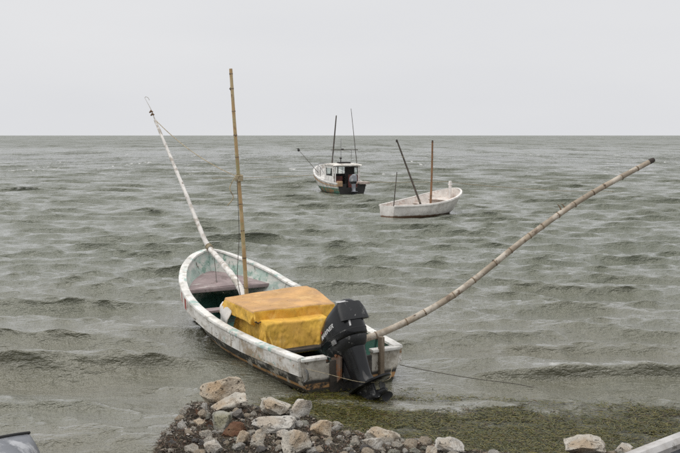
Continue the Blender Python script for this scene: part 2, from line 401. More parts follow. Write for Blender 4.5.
# low breakers rolling up to the shore
def breaker(x, y, x0, x1, yl, h, w):
    c = yl + .25 * fbm(x * .9, x * 0 + 3.3, 11, 3)
    prof = np.where(y < c, np.exp(-((y - c) / (w * .6)) ** 2), np.exp(-((y - c) / (w * 1.9)) ** 2))
    return h * prof * sstep(x0 - .5, x0 + .5, x) * (1 - sstep(x1 - .8, x1 + .8, x))
SW = breaker(SX, SY, 1.7, 8, 10.35, .19, .22) + breaker(SX, SY, -7, -2.3, 10.9, .10, .3) + breaker(SX, SY, -7, -2.5, 9.2, .06, .25) \
   + breaker(SX, SY, -6, -1.9, 12.9, .09, .35) + breaker(SX, SY, 1.2, 4.5, 12.6, .07, .4) + breaker(SX, SY, 3.2, 8, 9.45, .05, .2)
Z = Z + SW
DX = DX + math.cos(R(-96)) * .8 * Z; DY = DY + math.sin(R(-96)) * .8 * Z      # crests lean the way they run
lx, ly = local(SX, SY, BOAT_LOC, BOAT_RZ)      # the boat keeps the water out
inb = (np.abs(lx) < .6 - .10 * np.maximum(ly - 3, 0) ** 1.5) & (ly > .06) & (ly < 4.3)
Z = np.where(inb, -.3, Z); 
for loc, rz, ln, hw in ((SKIFF_LOC, SKIFF_RZ, 3.7, .6), (CABIN_LOC, CABIN_RZ, 5, .6)):
    lx, ly = local(SX, SY, loc, rz)
    Z = np.where((np.abs(lx) < hw) & (ly > .2) & (ly < ln * .75), np.minimum(Z, -.05), Z)
# breaking crests carry foam
pat = fbm(SX * 9, SY * 5, 77, 4)
foam = np.clip((JC - (.86 - .10 * sstep(25, 80, SY)) + pat * .4) * 3.2, 0, 1) * sstep(14, 26, SY)
foam = np.maximum(foam, np.clip((SW - .165) * 16 + pat * 3.4 - .75, 0, 1) * .7)
edge = np.exp(-((depth - .10) / .05) ** 2)
foam = np.maximum(foam, edge * np.clip(pat * 4 - .25, 0, 1) * .55)
sv = np.stack([SX + DX, SY + DY, Z], 1).astype(np.float32)
ii = np.arange((NR - 1) * (NA - 1)); b0 = ii // (NA - 1) * NA + ii % (NA - 1)
# beyond the modelled chop, a plain sheet runs on to the horizon
fr = np.exp(np.linspace(np.log(420.), np.log(40000.), 30))[1:]
FR, FA = np.meshgrid(fr, a_[::10] if (NA - 1) % 10 == 0 else np.linspace(a_[0], a_[-1], 87), indexing='ij')
nf = FR.shape[1]
f_in = np.stack([420 * np.sin(FA[0]), 420 * np.cos(FA[0]), np.full(nf, -.06)], 1)
fv = np.concatenate([f_in * np.array([.99, .99, 1.]), np.stack([(FR * np.sin(FA)).ravel(), (FR * np.cos(FA)).ravel(), np.full(FR.size, -.02)], 1)])
n0 = len(sv); jj = np.arange((len(fr)) * (nf - 1)); c0 = n0 + jj // (nf - 1) * nf + jj % (nf - 1)
faces = np.concatenate([np.stack([b0, b0 + NA, b0 + NA + 1, b0 + 1], 1), np.stack([c0, c0 + nf, c0 + nf + 1, c0 + 1], 1)])
allv = np.concatenate([sv, fv]).astype(np.float32)
me = bpy.data.meshes.new('sea')
me.vertices.add(len(allv)); me.vertices.foreach_set('co', allv.ravel())
me.loops.add(len(faces) * 4); me.loops.foreach_set('vertex_index', faces.ravel().astype(np.int32))
me.polygons.add(len(faces)); me.polygons.foreach_set('loop_start', np.arange(0, len(faces) * 4, 4, dtype=np.int32))
me.polygons.foreach_set('use_smooth', np.ones(len(faces), bool))
me.update(calc_edges=True)
shal = (1 - sstep(.03, .22, depth)) * sstep(-.12, .04, fbm(SX * 1.6 + 1.5 * fbm(SX, SY * 2, 8), SY * 5 + 2.5 * fbm(SX * .8, SY, 9), 51, 5))
at = me.attributes.new('weedy', 'FLOAT', 'POINT'); at.data.foreach_set('value', np.concatenate([shal, np.zeros(len(fv))]).astype(np.float32))
at = me.attributes.new('foam', 'FLOAT', 'POINT'); at.data.foreach_set('value', np.concatenate([foam, np.zeros(len(fv))]).astype(np.float32))
def sea_mat():
    m = bpy.data.materials.new('sea_water'); m.use_nodes = True
    nt = m.node_tree; b = nt.nodes['Principled BSDF']; lk = nt.links.new
    def N(t, **k):
        n = nt.nodes.new(t)
        for a, v in k.items(): setattr(n, a, v)
        return n
    geo = N('ShaderNodeNewGeometry')
    def noise(scale, stretch, detail=3, rgh=.6):
        mp = N('ShaderNodeMapping'); lk(geo.outputs['Position'], mp.inputs[0]); mp.inputs['Scale'].default_value = stretch
        n = N('ShaderNodeTexNoise'); lk(mp.outputs[0], n.inputs['Vector']); n.inputs['Scale'].default_value = scale
        n.inputs['Detail'].default_value = detail; n.inputs['Roughness'].default_value = rgh; return n.outputs['Fac']
    def rng(v, lo, hi, t0=0., t1=1.):
        r = N('ShaderNodeMapRange'); r.interpolation_type = 'SMOOTHSTEP'; lk(v, r.inputs['Value'])
        for s, q in (('From Min', lo), ('From Max', hi), ('To Min', t0), ('To Max', t1)): r.inputs[s].default_value = q
        return r.outputs[0]
    def mix(f, a, c):
        n = N('ShaderNodeMix', data_type='RGBA')
        lk(f, n.inputs[0])
        for s, v in (('A', a), ('B', c)):
            if isinstance(v, tuple): n.inputs[s].default_value = (*v, 1)
            else: lk(v, n.inputs[s])
        return n.outputs['Result']
    def mul(a, c, op='MULTIPLY'):
        n = N('ShaderNodeMath', operation=op)
        for i, v in enumerate((a, c)):
            if isinstance(v, (int, float)): n.inputs[i].default_value = v
            else: lk(v, n.inputs[i])
        return n.outputs[0]
    def ridge(v):                                        # sharp-crested ripples
        return mul(1.0, N_abs(mul(mul(v, .5, 'SUBTRACT'), 2.6)), 'SUBTRACT')
    def N_abs(v):
        n = N('ShaderNodeMath', operation='ABSOLUTE'); lk(v, n.inputs[0]); return n.outputs[0]
    sep = N('ShaderNodeSeparateXYZ'); lk(geo.outputs['Position'], sep.inputs[0])
    silt = mul(rng(sep.outputs['Y'], 9.0, 22.0, 1, 0), rng(noise(.5, (.5, 1, 1), 4), .25, .75, .5, 1))     # stirred-up silt near the shore
    col = mix(silt, (.112, .124, .085), (.158, .150, .108))
    wd_ = N('ShaderNodeAttribute', attribute_name='weedy')           # weed lying just under the surface
    col = mix(mul(wd_.outputs['Fac'], .9), col, mix(rng(noise(14, (.6, 1, 1), 4), .4, .6), (.035, .038, .014), (.085, .08, .025)))
    at_ = N('ShaderNodeAttribute', attribute_name='foam')
    # whitecaps on the open water
    caps = mul(mul(rng(noise(.8, (.5, .06, 1), 6, .75), .575, .63), rng(noise(3.6, (.5, .15, 1), 3), .5, .6)), rng(sep.outputs['Y'], 30, 90, 0, .9))
    fo = mul(at_.outputs['Fac'], caps, 'MAXIMUM')
    col = mix(fo, col, (.72, .72, .70))
    lk(col, b.inputs['Base Color'])
    b.inputs['IOR'].default_value = 1.45
    lk(rng(sep.outputs['Y'], 22, 130, 1, .0), b.inputs['Coat Weight']);   # calm sheets of water inshore mirror the sky, open water is too broken
    b.inputs['Coat Roughness'].default_value = .06; b.inputs['Coat IOR'].default_value = 1.4
    ro = rng(sep.outputs['Y'], 30., 300., .05, .26)
    rmx = N('ShaderNodeMath', operation='ADD'); lk(ro, rmx.inputs[0]); lk(mul(fo, .5), rmx.inputs[1]); lk(rmx.outputs[0], b.inputs['Roughness'])
    h1 = ridge(noise(5.0, (.42, 1, 1), 5, .62)); h0 = ridge(noise(13.0, (.45, 1, 1), 4, .6)); h2 = noise(1.1, (.5, 1, 1), 6, .66); h3 = noise(.22, (.45, 1, 1), 5, .65)
    def bump(h, strength, dist, prev=None):  # noqa
        n = N('ShaderNodeBump'); n.inputs['Distance'].default_value = dist
        lk(h, n.inputs['Height'])
        if isinstance(strength, (int, float)): n.inputs['Strength'].default_value = strength
        else: lk(strength, n.inputs['Strength'])
        if prev: lk(prev, n.inputs['Normal'])
        return n.outputs[0]
    # unresolved wave slopes far out
    mp = N('ShaderNodeMapping'); lk(geo.outputs['Position'], mp.inputs[0]); mp.inputs['Scale'].default_value = (1, .3, 1)
    nz_ = N('ShaderNodeTexNoise'); lk(mp.outputs[0], nz_.inputs['Vector']); nz_.inputs['Scale'].default_value = .07; nz_.inputs['Detail'].default_value = 8; nz_.inputs['Roughness'].default_value = .95
    sb = N('ShaderNodeVectorMath', operation='SUBTRACT'); lk(nz_.outputs['Color'], sb.inputs[0]); sb.inputs[1].default_value = (.5, .5, .5)
    ms = N('ShaderNodeVectorMath', operation='MULTIPLY'); lk(sb.outputs[0], ms.inputs[0]); ms.inputs[1].default_value = (2.5, 10.5, 0)
    sc_ = N('ShaderNodeVectorMath', operation='SCALE'); lk(ms.outputs[0], sc_.inputs[0]); lk(rng(sep.outputs['Y'], 15, 140, .0, 1), sc_.inputs['Scale'])
    ad = N('ShaderNodeVectorMath', operation='ADD'); lk(geo.outputs['Normal'], ad.inputs[0]); lk(sc_.outputs[0], ad.inputs[1])
    nn = N('ShaderNodeVectorMath', operation='NORMALIZE'); lk(ad.outputs[0], nn.inputs[0])
    nrm = bump(h3, rng(sep.outputs['Y'], 120, 420, 0, 1), 1.0, nn.outputs[0])
    nrm = bump(h2, rng(sep.outputs['Y'], 12, 90, .15, 1), .4, nrm)
    nrm = bump(h1, 1., .062, nrm)
    nrm = bump(h0, rng(sep.outputs['Y'], 12, 45, 1, 0), .011, nrm)
    lk(nrm, b.inputs['Normal']); lk(nrm, b.inputs['Coat Normal'])
    return m
me.materials.append(sea_mat())
sea = bpy.data.objects.new('sea', me); C.objects.link(sea)
tag(sea, 'choppy grey-green sea running out to the horizon', kind='structure')

# ------------------------------------------------------------------ boats: hull builder
class Hull:
    def __init__(s, Ln, ws, wm, tm, pp, qq, zs, zb, k, draft, fine=.7, rake=.25, n=44):
        s.__dict__.update(Ln=Ln, ws=ws, wm=wm, tm=tm, pp=pp, qq=qq, zs=zs, zb=zb, k=k, draft=draft, fine=fine, rake=rake)
        s.t = [1 - (1 - i / n) ** 1.9 for i in range(n + 1)]
    def w(s, t):
        if t < s.tm: return s.ws + (s.wm - s.ws) * math.sin(math.pi / 2 * t / s.tm)
        u = (t - s.tm) / (1 - s.tm)
        return s.wm * max(1 - u ** s.pp, 0) ** (1 / s.qq)
    def z(s, t): return s.zs + (s.zb - s.zs) * t ** s.k
    def kz(s, t): return -s.draft * (1 - t ** 3)
    PROF = [(1, 0), (.985, .12), (.965, .25), (.94, .38), (.90, .52), (.845, .66), (.76, .78), (.60, .88), (.33, .955), (0, 1)]
    def sec(s, t, shrink=0.):
        w, zs, zk = s.w(t), s.z(t), s.kz(t); o = []
        for xf_, zf in s.PROF:
            x = w * xf_ * (1 - s.fine * t ** 3 * zf)
            x = max(x - shrink, 0)
            o.append((x, s.Ln * t - s.rake * zf ** 1.3 * t ** 5 - shrink * t ** 4 * 1.2, zs + (zk - zs) * zf + (shrink * .8 if zf > .6 else 0)))
        return o
    def shell(s, name, m, parent, shrink=0.):
        g = G(); rings = []
        for t in s.t:
            p = s.sec(t, shrink); rings.append([(-x, y, z) for x, y, z in p] + [(x, y, z) for x, y, z in reversed(p[:-1])])
        g.loft(rings, closed=False)
        return obj(name, g.v, g.f, m, parent, angle=70)
    def xin(s, t, zz, shrink=.05):
        p = s.sec(t, shrink)
        for a, b in zip(p, p[1:]):
            if b[2] <= zz <= a[2]:
                k = (a[2] - zz) / max(a[2] - b[2], 1e-6); return a[0] + (b[0] - a[0]) * k, a[1] + (b[1] - a[1]) * k
        return p[0][0], p[0][1]
    def plan(s, drop=0.):
        """rim line from the port quarter round the bow to the starboard quarter: (point, outward normal)"""
        pts = [Vector((-s.w(t), s.Ln * t, s.z(t))) for t in s.t]; pts += [Vector((-p.x, p.y, p.z)) for p in reversed(pts[:-1])]
        out = []
        for i, p in enumerate(pts):
            d = pts[min(i + 1, len(pts) - 1)] - pts[max(i - 1, 0)]
            out.append((p, Vector((-d.y, d.x, 0)).normalized()))
        return out
    def band(s, name, sect, m, parent, rng_=None, seed=1, wob=0.):
        """sweep a section [(outward, up), ...] along the rim"""
        pl = s.plan(); pl = pl if rng_ is None else pl[rng_[0]:rng_[1]]
        g = G(); rings = []
        for p, n in pl:
            j = wob * (mnoise.noise(p * 3.1 + Vector((seed, 0, 0)))) if wob else 0
            rings.append([p + n * (o + j * .6) + Vector((0, 0, u + j)) for o, u in sect])
        g.loft(rings); return g.build(name, m, parent, angle=35)
    def plate(s, name, y0, y1, zz, m, parent, th=.025, n=10, camber=0., sh=.045):
        """a floor or deck that fits between the inner sides; zz may be a function of y"""
        g = G(); top = []; rows = []
        for i in range(n + 1):
            y = y0 + (y1 - y0) * i / n; z_ = zz(y) if callable(zz) else zz
            t = min(max(y / s.Ln, 0), 1); x = max(s.xin(t, z_, sh)[0], .01)
            ring = [(-x, y, z_ - th), (-x, y, z_)]
            for q in range(1, 6): xx = -x + 2 * x * q / 6; ring.append((xx, y, z_ + camber * (1 - (xx / x) ** 2)))
            ring += [(x, y, z_), (x, y, z_ - th)]
            rows.append(ring)
        g.loft(rows); return g.build(name, m, parent)
    def transom(s, name, m, parent, th=.05, notch=None, y=-.004):
        p = s.sec(0); top = s.z(0) - .012
        half = [(x, z) for x, _, z in p]; half[0] = (half[0][0] - .004, top)
        outl = [(-x + .004 if x else 0, z) for x, z in half] + [(x - .004, z) for x, z in reversed(half[:-1])]
        if notch:
            a, b, zn = notch; outl += [(b, top), (b, zn), (a, zn), (a, top)]
        g = G(); n = len(outl)
        v = [(x, y, z) for x, z in outl] + [(x, y + th, z) for x, z in outl]
        f = [tuple(range(n)), tuple(range(2 * n - 1, n - 1, -1))] + [(i, (i + 1) % n, n + (i + 1) % n, n + i) for i in range(n)]
        g.add(v, f); return g.build(name, m, parent, smooth=False)

# ------------------------------------------------------------------ the near fishing boat
H1 = Hull(4.9, .67, .919, .561, 2.29, 1.71, .40, 1.04, 2.9, .20, fine=.62, rake=.45, n=56)
boat = thing('fishing_boat', 'weathered white open fishing boat with tarp-covered load moored by the rocks', 'boat', BOAT_LOC, BOAT_RZ)
H1.shell('hull', 'hull_paint', boat)
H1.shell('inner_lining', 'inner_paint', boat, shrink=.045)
H1.band('rub_strake', [(.004, -.012), (.022, -.02), (.016, -.185), (-.03, -.20), (-.03, -.012)], 'strake_paint', boat, wob=.006)
H1.band('gunwale', [(.034, .004), (.026, .024), (-.03, .032), (-.085, .022), (-.088, -.004), (.03, -.014)], 'cap_paint', boat, seed=4, wob=.008)
H1.transom('transom', 'transom_paint', boat, th=.055, notch=(-.34, .28, .31))
for x0, x1 in ((-.66, -.335), (.275, .66)):
    g = G(); g.box(x0, x1, -.03, .075, .375, .412, .008); g.build('transom_cap', 'cap_paint', boat)
H1.plate('floor', .06, 4.3, .10, 'floor_paint', boat)
H1.plate('foredeck', 3.92, 4.80, lambda y: .585 + .14 * (y - 3.92), 'foredeck_paint', boat, camber=.02)
def hx(y, z, sh=.045): return H1.xin(y / H1.Ln, z, sh)[0]
g = G(); x = hx(3.92, .56); g.box(-x, x, 3.885, 3.915, .535, .592, .006); g.build('deck_beam', 'foredeck_paint', boat)
for y, z, wd in ((3.05, .44, .20), (1.05, .27, .26)):
    x = hx(y, z) + .01; g = G(); g.box(-x, x, y - wd / 2, y + wd / 2, z - .035, z, .006)
    g.build('thwart', 'foredeck_paint' if y > 2 else 'dark_wood', boat)
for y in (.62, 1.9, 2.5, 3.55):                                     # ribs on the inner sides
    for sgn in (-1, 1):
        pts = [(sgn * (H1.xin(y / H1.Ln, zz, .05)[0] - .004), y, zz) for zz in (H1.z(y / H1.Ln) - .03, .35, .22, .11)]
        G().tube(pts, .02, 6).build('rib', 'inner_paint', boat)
g = G(); g.box(-.30, .25, -.05, -.006, -.02, .36, .01); g.build('motor_pad', 'dark_wood', boat)
for x0 in (-.60, .50):
    g = G(); g.bar((x0 + .05, .06, .36), (x0 + .05, .40, .13), .045, .06, .006); g.build('stern_knee', 'dark_wood', boat)
g = G(); g.box(.355, .415, -.065, .0, .02, .565, .012); g.build('pole_post', 'old_wood', boat)
g = G(); g.tube([(-.62, -.035, .30), (-.60, -.055, .25), (-.60, -.055, .19), (-.62, -.03, .15)], .016, 8); g.build('stern_eye', 'worn_metal', boat)
g = G(); g.box(.10, .13, .90, .93, .10, .55, .004); g.box(.085, .145, .885, .945, .36, .40, .004); g.build('bracket_post', 'cabin_dark', boat)

# yellow tarpaulin bundle in the boat -------------------------------------------------
load = thing('covered_load', 'square box load wrapped in faded yellow-orange tarpaulin inside the near boat', 'tarp bundle', BOAT_LOC, BOAT_RZ)
def quad_pt(q, u, v):
    a, b, c, d = [Vector((*p, 0)) for p in q]           # front-left, front-right, back-right, back-left
    return (a * (1 - u) + b * u) * (1 - v) + (d * (1 - u) + c * u) * v
def drape_sim(q, ztop, zbot, skirt, n, seed, frames=34, hump=0., slack=.05, flare=1.):
    """let a real sheet fall over a block: returns (verts, faces) of the settled cloth"""
    m=10; v=[];f=[]
    def top(u,w):
        p=quad_pt(q,u,w); p.z=ztop+hump*max(0,1-(p-Vector((.42,2.2,0))).length/.75)**1.4+.018*mnoise.noise(p*3+Vector((seed,0,0))); return p
    for j in range(m+1):
        for i in range(m+1): v.append(top(i/m,j/m))
    for j in range(m):
        for i in range(m): a=j*(m+1)+i; f.append((a,a+1,a+m+2,a+m+1))
    ring=[i for i in range(m)]+[j*(m+1)+m for j in range(m)]+[m*(m+1)+m-i for i in range(m)]+[(m-j)*(m+1) for j in range(m)]
    base=len(v); cen0=quad_pt(q,.5,.5)
    for r in ring: v.append(Vector((cen0.x+(v[r].x-cen0.x)*flare,cen0.y+(v[r].y-cen0.y)*flare,zbot)))
    k=len(ring)
    for i in range(k): f.append((ring[i],base+i,base+(i+1)%k,ring[(i+1)%k]))
    me=bpy.data.meshes.new('block'); me.from_pydata([tuple(p) for p in v],[],f); me.update()
    blk=bpy.data.objects.new('block',me); C.objects.link(blk)
    cm=blk.modifiers.new('collision','COLLISION'); blk.collision.thickness_outer=.006; blk.collision.cloth_friction=25; blk.collision.damping=.6
    # sheet
    cen=quad_pt(q,.5,.5); v=[];f=[]
    e=[(quad_pt(q,1,.5)-quad_pt(q,0,.5)).length,(quad_pt(q,.5,1)-quad_pt(q,.5,0)).length]
    nx=n; ny=int(n*e[1]/e[0])
    for j in range(ny+1):
        for i in range(nx+1):
            u=i/nx*(1+2*skirt/e[0])-skirt/e[0]; w=j/ny*(1+2*skirt/e[1])-skirt/e[1]
            p=quad_pt(q,u,w); p.z=ztop+hump+.035+.01*mnoise.noise(p*4+Vector((0,seed,0))); v.append(p)
    for j in range(ny):
        for i in range(nx): a=j*(nx+1)+i; f.append((a,a+1,a+nx+2,a+nx+1))
    me=bpy.data.meshes.new('sheet'); me.from_pydata([tuple(p) for p in v],[],f); me.update()
    sh=bpy.data.objects.new('sheet',me); C.objects.link(sh)
    cl=sh.modifiers.new('cloth','CLOTH'); st=cl.settings
    st.quality=6; st.mass=.25; st.tension_stiffness=25; st.compression_stiffness=25; st.shear_stiffness=12; st.bending_stiffness=.25; st.shrink_min=-slack; st.air_damping=2
    st.tension_damping=8; st.compression_damping=8; st.shear_damping=8
    cl.collision_settings.distance_min=.006; cl.collision_settings.collision_quality=3; cl.collision_settings.use_self_collision=False
    cl.point_cache.frame_start=1; cl.point_cache.frame_end=frames
    scene.frame_start=1; scene.frame_end=frames
    for fr in range(1,frames+1): scene.frame_set(fr)
    dg=bpy.context.evaluated_depsgraph_get(); ev=sh.evaluated_get(dg); em=bpy.data.meshes.new_from_object(ev)
    V=[x.co.copy() for x in em.vertices]; F=[tuple(p.vertices) for p in em.polygons]
    bpy.data.objects.remove(sh); bpy.data.objects.remove(blk); bpy.data.meshes.remove(em)
    scene.frame_set(1)
    top_f=[(skirt/e[0]/(1+2*skirt/e[0])*nx-.5<=k%nx<=nx-skirt/e[0]/(1+2*skirt/e[0])*nx-.5) and (skirt/e[1]/(1+2*skirt/e[1])*ny-.5<=k//nx<=ny-skirt/e[1]/(1+2*skirt/e[1])*ny-.5) for k in range(len(F))]
    return V,F,top_f
def tarpaulin(name, zmin, mtop, mside, *args, **kw):
    V, F, tf = drape_sim(*args, **kw)
    V = [Vector((p.x, p.y, max(p.z, zmin))) for p in V]
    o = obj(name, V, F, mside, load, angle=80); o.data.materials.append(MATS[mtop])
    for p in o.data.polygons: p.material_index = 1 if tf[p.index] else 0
    so_ = o.modifiers.new('thickness', 'SOLIDIFY'); so_.thickness = .004; so_.offset = -1
    sb = o.modifiers.new('smooth', 'SUBSURF'); sb.levels = 1; sb.render_levels = 1
    return o
tarpaulin('lower_tarpaulin', .13, 'tarp', 'tarp', [(-.60, 1.10), (.26, 1.14), (.44, 2.20), (-.50, 2.2)], .585, .1, .34, 60, 2, slack=.10, flare=1.14)
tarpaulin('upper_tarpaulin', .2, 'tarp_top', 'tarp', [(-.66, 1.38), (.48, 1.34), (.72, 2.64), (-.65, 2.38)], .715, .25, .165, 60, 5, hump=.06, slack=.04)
g = G()
lash = [quad_pt([(-.68, 1.30), (.20, 1.27), (.6, 2.4), (-.55, 2.3)], u, 0) for u in [i / 20 * .45 for i in range(21)]]
g.tube([(p.x, p.y - .015, .592 + .010 * math.sin(i * 1.9) - .02 * math.sin(i / 20 * 3.14)) for i, p in enumerate(lash)], .007, 6); g.build('lashing_cord', 'cord_dark', load)
cl = G(); rings = []
for i in range(9):
    z = .66 - i * .045; k = i / 8; rings.append([(-.66 - .07 * math.sin(k * 2) + .02 * math.sin(a * 3 + i), 2.12 + a * .34 - .03 * k + .015 * math.cos(i + a * 5), z) for a in [j / 8 for j in range(9)]])
cl.loft(rings, closed=False)
wc = cl.build('cloth', 'white_cloth', None); wc.location = BOAT_LOC; wc.rotation_euler = (0, 0, BOAT_RZ)
sol = wc.modifiers.new('thickness', 'SOLIDIFY'); sol.thickness = .012
tag(wc, 'crumpled white cloth hanging at the left end of the yellow tarpaulin', 'cloth')

# ------------------------------------------------------------------ poles
def bamboo(name, label, pts, r0, r1, m, nodes, loc=(0, 0, 0), rz=0, n=12, cat='pole', bulge=1.10, ring_m='node_dark', knots=True):
    kr = random.Random(len(pts))
    t = thing(name, label, cat, loc, rz)
    sp = smooth_pts(pts, 14); N_ = len(sp)
    seg = [0]
    for a, b in zip(sp, sp[1:]): seg.append(seg[-1] + (b - a).length)
    tot = seg[-1]; rr = []
    nd = [tot * q for q in nodes]
    for d in seg:
        k = max([math.exp(-((d - q) / .022) ** 2) for q in nd] + [0]); rr.append((r0 + (r1 - r0) * d / tot) * (1 + (bulge - 1) * k))
    G().tube(sp, rr, n).build('stem', m, t)
    for q in nd:
        i = min(range(N_), key=lambda i: abs(seg[i] - q)); i = min(max(i, 1), N_ - 2)
        d = (sp[i + 1] - sp[i - 1]).normalized(); r = (r0 + (r1 - r0) * seg[i] / tot) * (bulge + .02)
        G().tube([sp[i] - d * .009, sp[i] - d * .003, sp[i] + d * .004, sp[i] + d * .008], [r * .95, r * 1.02, r * 1.0, r * .94], n).build('node_ring', ring_m, t)
        if knots:
            an = kr.uniform(0, 6.28); up_ = Vector((0, 0, 1)); sd_ = d.cross(up_).normalized(); nr = (sd_ * math.cos(an) + sd_.cross(d) * math.sin(an))
            c_ = sp[i] + nr * r * .75; q_ = kr.uniform(.5, 1.3)
            G().tube([c_ - d * .022 * q_, c_ - d * .008, c_ + nr * .012 * q_, c_ + d * .016 * q_ + nr * .004], [.005, .012 * q_, .009 * q_, .003], 7).build('branch_knot', 'old_wood', t)
    return t, sp
P_LONG = [(-.06, 10.06, .44), (.591, 10.3, .60), (1.39, 10.52, .985), (2.317, 10.82, 1.64), (3.101, 11.08, 2.13), (4.06, 11.35, 2.606)]
lp, lsp = bamboo('bamboo_pole', 'long bent grey bamboo pole jutting right from the stern of the near boat', P_LONG, .043, .032, 'bamboo_grey',
       [.115, .19, .25, .335, .395, .468, .52, .585, .63, .695, .742, .80, .846, .90, .945], n=14)
for i_, off in ((51, .07), (52, .045)):                               # twig stubs and lashing near the far end
    p = lsp[i_]; G().tube([p, p + Vector((-.03, 0, off)), p + Vector((-.06, -.01, off + .03))], [.012, .01, .006], 6).build('twig_stub', 'node_dark', lp)
G().tube([lsp[-1] - (lsp[-1] - lsp[-2]).normalized() * .05, lsp[-1], lsp[-1] + (lsp[-1] - lsp[-2]).normalized() * .03], [.0335, .034, .028], 12).build('burnt_tip', 'cord_dark', lp)

bm_, bsp = bamboo('bamboo_mast', 'upright golden-brown bamboo mast standing in the near boat', [(-1.352, 12.69, .10), (-1.372, 12.7, .45), (-1.39, 12.7, .73), (-1.435, 12.71, 1.6), (-1.485, 12.73, 2.35), (-1.535, 12.74, 3.1), (-1.58, 12.75, 3.89)],
       .032, .023, 'bamboo', [.16, .27, .38, .48, .575, .67, .755, .835, .92, .985], n=12)
p = Vector((-1.478, 12.728, 2.33)); g = G()
for k in range(4): g.tube([p + Vector((.052 * math.cos(a), .052 * math.sin(a), -.05 + k * .022 + .006 * math.sin(a))) for a in [i / 12 * 6.2832 for i in range(13)]], .012, 6)
g.build('rope_collar', 'rope', bm_)
G().tube(smooth_pts([p + Vector((-.05, -.02, 0)), p + Vector((-.13, -.05, -.16)), p + Vector((-.08, -.04, -.30)), p + Vector((-.17, -.03, -.42))], 5), .008, 5).build('rope_tail', 'rope', bm_)

wp = thing('crooked_pole', 'crooked white-painted wooden pole leaning out over the bow of the near boat', 'pole', (-1.42, 12.75, .0))
wpts = [Vector(q) - Vector((-1.42, 12.75, 0)) for q in [(-1.40, 12.70, .52), (-1.56, 13.0, .72), (-1.86, 13.6, .93), (-2.17, 14.2, 1.125), (-2.36, 14.42, 1.45), (-2.62, 14.7, 1.98), (-2.94, 15.02, 2.62), (-3.23, 15.3, 3.2)]]
sp = smooth_pts(wpts, 8); G().tube(sp, [.056 - .034 * i / (len(sp) - 1) + .004 * math.sin(i * 2.3) for i in range(len(sp))], 12).build('shaft', 'white_pole', wp)
tip = sp[-1]; tp2 = Vector((-3.40, 15.3, 3.58)) - Vector((-1.42, 12.75, 0))
G().tube(smooth_pts([tip, tip.lerp(tp2, .5) + Vector((.015, 0, 0)), tp2], 5), [.012, .011, .010, .009, .008, .007, .006, .005, .004, .004, .003], 6).build('twig_tip', 'white_pole', wp)
for k, q in enumerate((.25, .38)):
    c = tip.lerp(tp2, q); G().tube([c + Vector((-.03, 0, -.02)), c + Vector((0, 0, .012)), c + Vector((.03, 0, -.01))], [.012, .024, .012], 7).build('cord_knot', 'brown_pole', wp)
G().tube(smooth_pts([tp2, tp2 + Vector((.02, 0, .02)), tp2 + Vector((.06, 0, .0)), tp2 + Vector((.08, 0, -.04))], 4), .0035, 5).build('hooked_twig', 'rope', wp)
bend = wpts[3]; g = G(); ax_ = (wpts[3] - wpts[2]).normalized(); sd_ = ax_.cross(Vector((0, 0, 1))).normalized(); up_ = sd_.cross(ax_)
for k in range(5): g.tube([bend - ax_ * (.10 - k * .020) + (sd_ * math.cos(a) + up_ * math.sin(a)) * .050 + ax_ * .006 * math.sin(a * 2) for a in [i / 14 * 6.2832 for i in range(15)]], .008, 5)
g.build('lashing', 'rope', wp)

def rope(name, label, pts, r, m, cat='rope'):
    p0 = Vector(pts[0]); return tag(G().tube([Vector(p) - p0 for p in pts], r, 6).build(name, m, None, loc=p0), label, cat)
rope('stay_line', 'thin pale line strung from the white pole tip to the bamboo mast', sag((-3.20, 15.28, 3.18), (-1.49, 12.70, 2.33), .10), .0065, 'rope')
rope('halyard_line', 'thin dark line hanging down beside the bamboo mast', smooth_pts([(-1.50, 12.66, 2.30), (-1.47, 12.6, 1.5), (-1.50, 12.58, .9), (-1.44, 12.62, .48)], 6), .005, 'rope_dark')
rope('bow_line', 'thin dark cord hanging from the leaning white pole into the near boat', smooth_pts([(-2.05, 13.98, 1.06), (-1.98, 13.7, .8), (-1.93, 13.5, .62), (-1.80, 13.3, .50)], 6), .005, 'rope_dark')
rope('stern_line', 'thin mooring line running right from the near boat stern into the water', smooth_pts([(.70, 9.96, .26), (1.1, 9.95, .18), (1.6, 9.93, .10), (2.1, 9.9, .04), (2.7, 9.85, -.08)], 8), .0045, 'rope_dark')
def BW(x, y, z):
    c, s_ = math.cos(BOAT_RZ), math.sin(BOAT_RZ); return (BOAT_LOC[0] + x * c - y * s_, BOAT_LOC[1] + x * s_ + y * c, z)
rope('transom_line', 'thin pale line tied across the near boat stern in front of the motor', smooth_pts([BW(-.62, -.06, .31), BW(-.45, -.25, .275), BW(-.2, -.60, .235), BW(.12, -.62, .225), BW(.36, -.30, .215), BW(.50, -.10, .20)], 8), .0025, 'rope')

